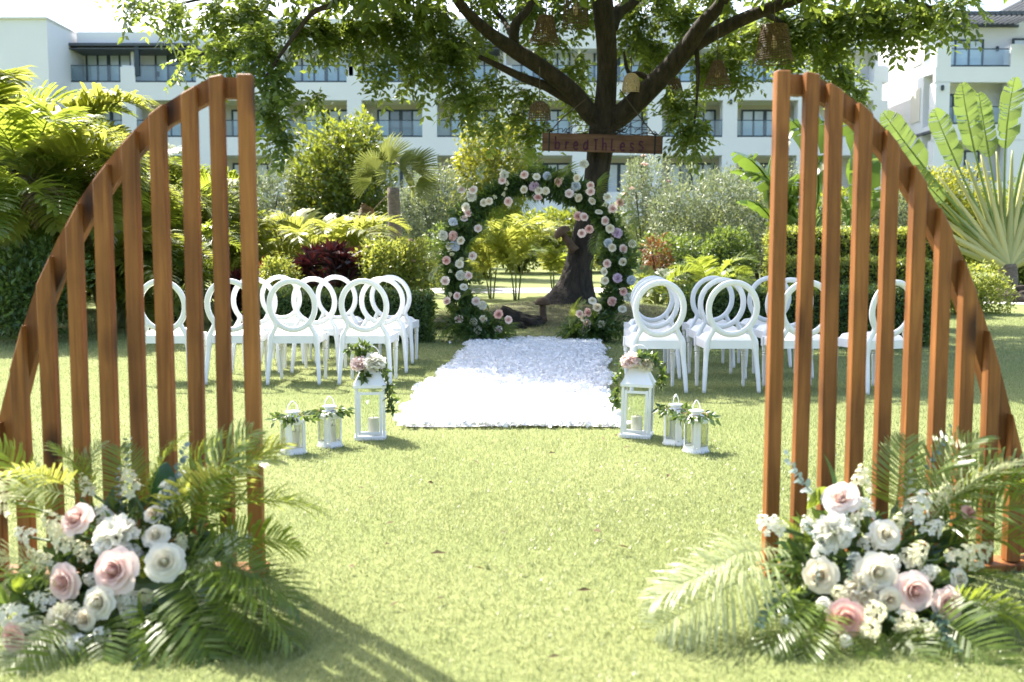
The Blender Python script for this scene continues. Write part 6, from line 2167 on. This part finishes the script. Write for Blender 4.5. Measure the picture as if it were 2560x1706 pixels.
# ------------------------------------------------------------------ banana and traveller palm
def paddle_mesh(name, mat, L=1.6, W=0.46, stalk=1.0, droop=0.8, tears=9, seed=0, tint=(0.2, 0.9), lift=1.2, fold=0.3, stalkr=0.035):
    """paddle leaf: stalk then a long blade torn into strips, growing along +X / up"""
    r = np.random.default_rng(seed)
    n = 40
    tot = stalk + L
    s = np.linspace(0, 1, n)
    a_ = lift - droop * s ** 1.8
    C_ = np.stack([np.cumsum(np.cos(a_)) * tot / n, np.zeros(n), np.cumsum(np.sin(a_)) * tot / n], 1)
    tv = np.stack([np.cos(a_), 0 * a_, np.sin(a_)], 1)
    up = np.stack([-np.sin(a_), 0 * a_, np.cos(a_)], 1)
    mb = MB().tube(C_, stalkr * (1.1 - s), 6, 1.0)
    f0 = stalk / tot
    for sd in (-1, 1):
        cuts = np.sort(np.concatenate([[0, 1], r.uniform(0.05, 0.97, tears)]))
        for a1, b1 in zip(cuts[:-1], cuts[1:]):
            k = max(2, int((b1 - a1) * 26))
            gap = 0.0 if r.uniform() < 0.6 else min(0.008, (b1 - a1) * 0.15)
            sagk = r.uniform(0, 0.8)
            V = []
            for q in range(k + 1):
                v = a1 + gap + (b1 - a1 - 2 * gap) * q / k
                f = f0 + (1 - f0) * v
                c = np.array([np.interp(f, s, C_[:, m_]) for m_ in range(3)])
                T = np.array([np.interp(f, s, tv[:, m_]) for m_ in range(3)])
                U = np.array([np.interp(f, s, up[:, m_]) for m_ in range(3)])
                wd = W * 0.5 * min(1.0, (v / 0.12 + 0.15)) ** 0.6 * max(0.05, 1 - max(0, v - 0.72) / 0.28) ** 0.5
                for h in (0, 0.5, 1.0):
                    o_ = np.array([0, sd, 0]) * wd * h * cos(fold) + U * wd * h * math.sin(fold) * (1 - 0.5 * h) + T * wd * 0.35 * h * h - np.array([0, 0, 1]) * wd * h * h * sagk
                    V.append(c + o_)
            F = []
            for q in range(k):
                for h in range(2):
                    i0 = q * 3 + h
                    F.append([i0, i0 + 3, i0 + 4, i0 + 1])
            mb.add(V, F, r.uniform(*tint))
    return mb.mesh(name, mat, True)


BAN = [paddle_mesh('banana_leaf', M['banana'], 1.5, 0.5, 0.5, 1.3, 10, s) for s in (1, 2, 3)]
TRV = [paddle_mesh('paddle_leaf', M['travel'], 1.2, 0.35, 1.9, 0.6, 17, s, lift=1.35 - 1.35, stalkr=0.03) for s in (4, 5, 6)]


def banana(px, Y, leaves, label, stems=2):
    p = on_ground(px, Y)
    o = thing('banana_plant', label, 'plant', p)
    for k in range(stems):
        x = (k - (stems - 1) / 2) * 0.5
        MB().tube([(x, 0, -0.05), (x * 1.1, 0, 0.7), (x * 1.2, 0, 1.3)], [0.14, 0.11, 0.07], 10, 0.2, smooth=3).build('stalk', M['petiole'], o, True)
    for k, (tx, ty_, dy, roll) in enumerate(leaves):
        b = Vector(((k % stems - (stems - 1) / 2) * 0.5, 0, 1.15))
        tip = At(tx, ty_, Y + dy) - p
        L_ = (tip - b).length
        q = put('leaf', BAN[k % 3], o, b, None, L_ / 1.85)
        dd = (tip - b).normalized()
        # the leaf mesh rises at first: aim its chord at the tip
        aim(q, (Vector((dd.x, dd.y, dd.z)) + Vector((0, 0, -0.75))).normalized() if False else dd, roll)
        q.rotation_quaternion = q.rotation_quaternion @ Euler((0, 0.55, 0)).to_quaternion()
    return o


banana(1985, 23.0, [(1800, 410, -.6, .1), (1795, 470, -.4, -.1), (1830, 535, -.8, 0), (1965, 270, .2, .5), (2040, 330, .3, -.4), (1890, 300, .4, .3), (2130, 420, -.3, .2), (2100, 520, -.5, -.2), (2010, 450, -1.0, 0), (1930, 560, -.9, .2)], 'banana plant with broad dark leaves reaching past the screen', 2)
banana(2135, 24.5, [(2060, 300, 0, .2), (2170, 340, .2, -.2), (2230, 470, -.3, .1), (2120, 400, -.5, .3), (2040, 480, -.4, -.3), (2200, 560, -.6, 0)], 'banana plant farther from the silvery bush, half hidden behind the slats', 2)


def traveller():
    Y = 26.0
    p = on_ground(2515, Y)
    o = thing('traveller_palm', 'traveller palm with a flat fan of long pale stalks and paddle leaves', 'palm', p)
    MB().tube([(0, 0, -0.05), (0.02, 0, 0.35), (0.0, 0, 0.7)], [0.27, 0.24, 0.22], 12, smooth=3).build('trunk', M['palmbark'], o, True)
    hub = Vector((0, 0, 0.62))
    tips = [(2140, 340, 0), (2175, 265, .1), (2245, 400, -.2), (2310, 260, .1), (2375, 200, 0), (2445, 225, .2), (2490, 190, -.1), (2560, 150, .1), (2640, 180, 0), (2700, 230, .1), (2760, 330, 0), (2790, 430, 0)]
    for k, (tx, ty_, dy) in enumerate(tips):
        tip = At(tx, ty_, Y + dy) - p
        L_ = (tip - hub).length
        q = put('leaf', TRV[k % 3], o, hub, None, L_ / 3.1)
        dd = (tip - hub).normalized()
        aim(q, dd, 1.35 if tx < 2515 else -1.35)
        q.scale = (L_ / 3.1,) * 3
    # overlapping pale leaf bases
    for k in range(19):
        a_ = radians(20 + 140 * k / 18)
        d = Vector((cos(a_), 0, sin(a_)))
        y = 0.03 * (-1) ** k
        MB().tube([hub - d * 0.1 + Vector((0, y, 0)), hub + d * 0.75 + Vector((0, y, 0)), hub + d * 1.9 + Vector((0, y * .5, 0)), hub + d * 3.0], [0.15, 0.11, 0.06, 0.02], 6, 0.2 + 0.6 * (k % 3) / 2, smooth=3).build('stalk', M['petiole'], o, True)


traveller()
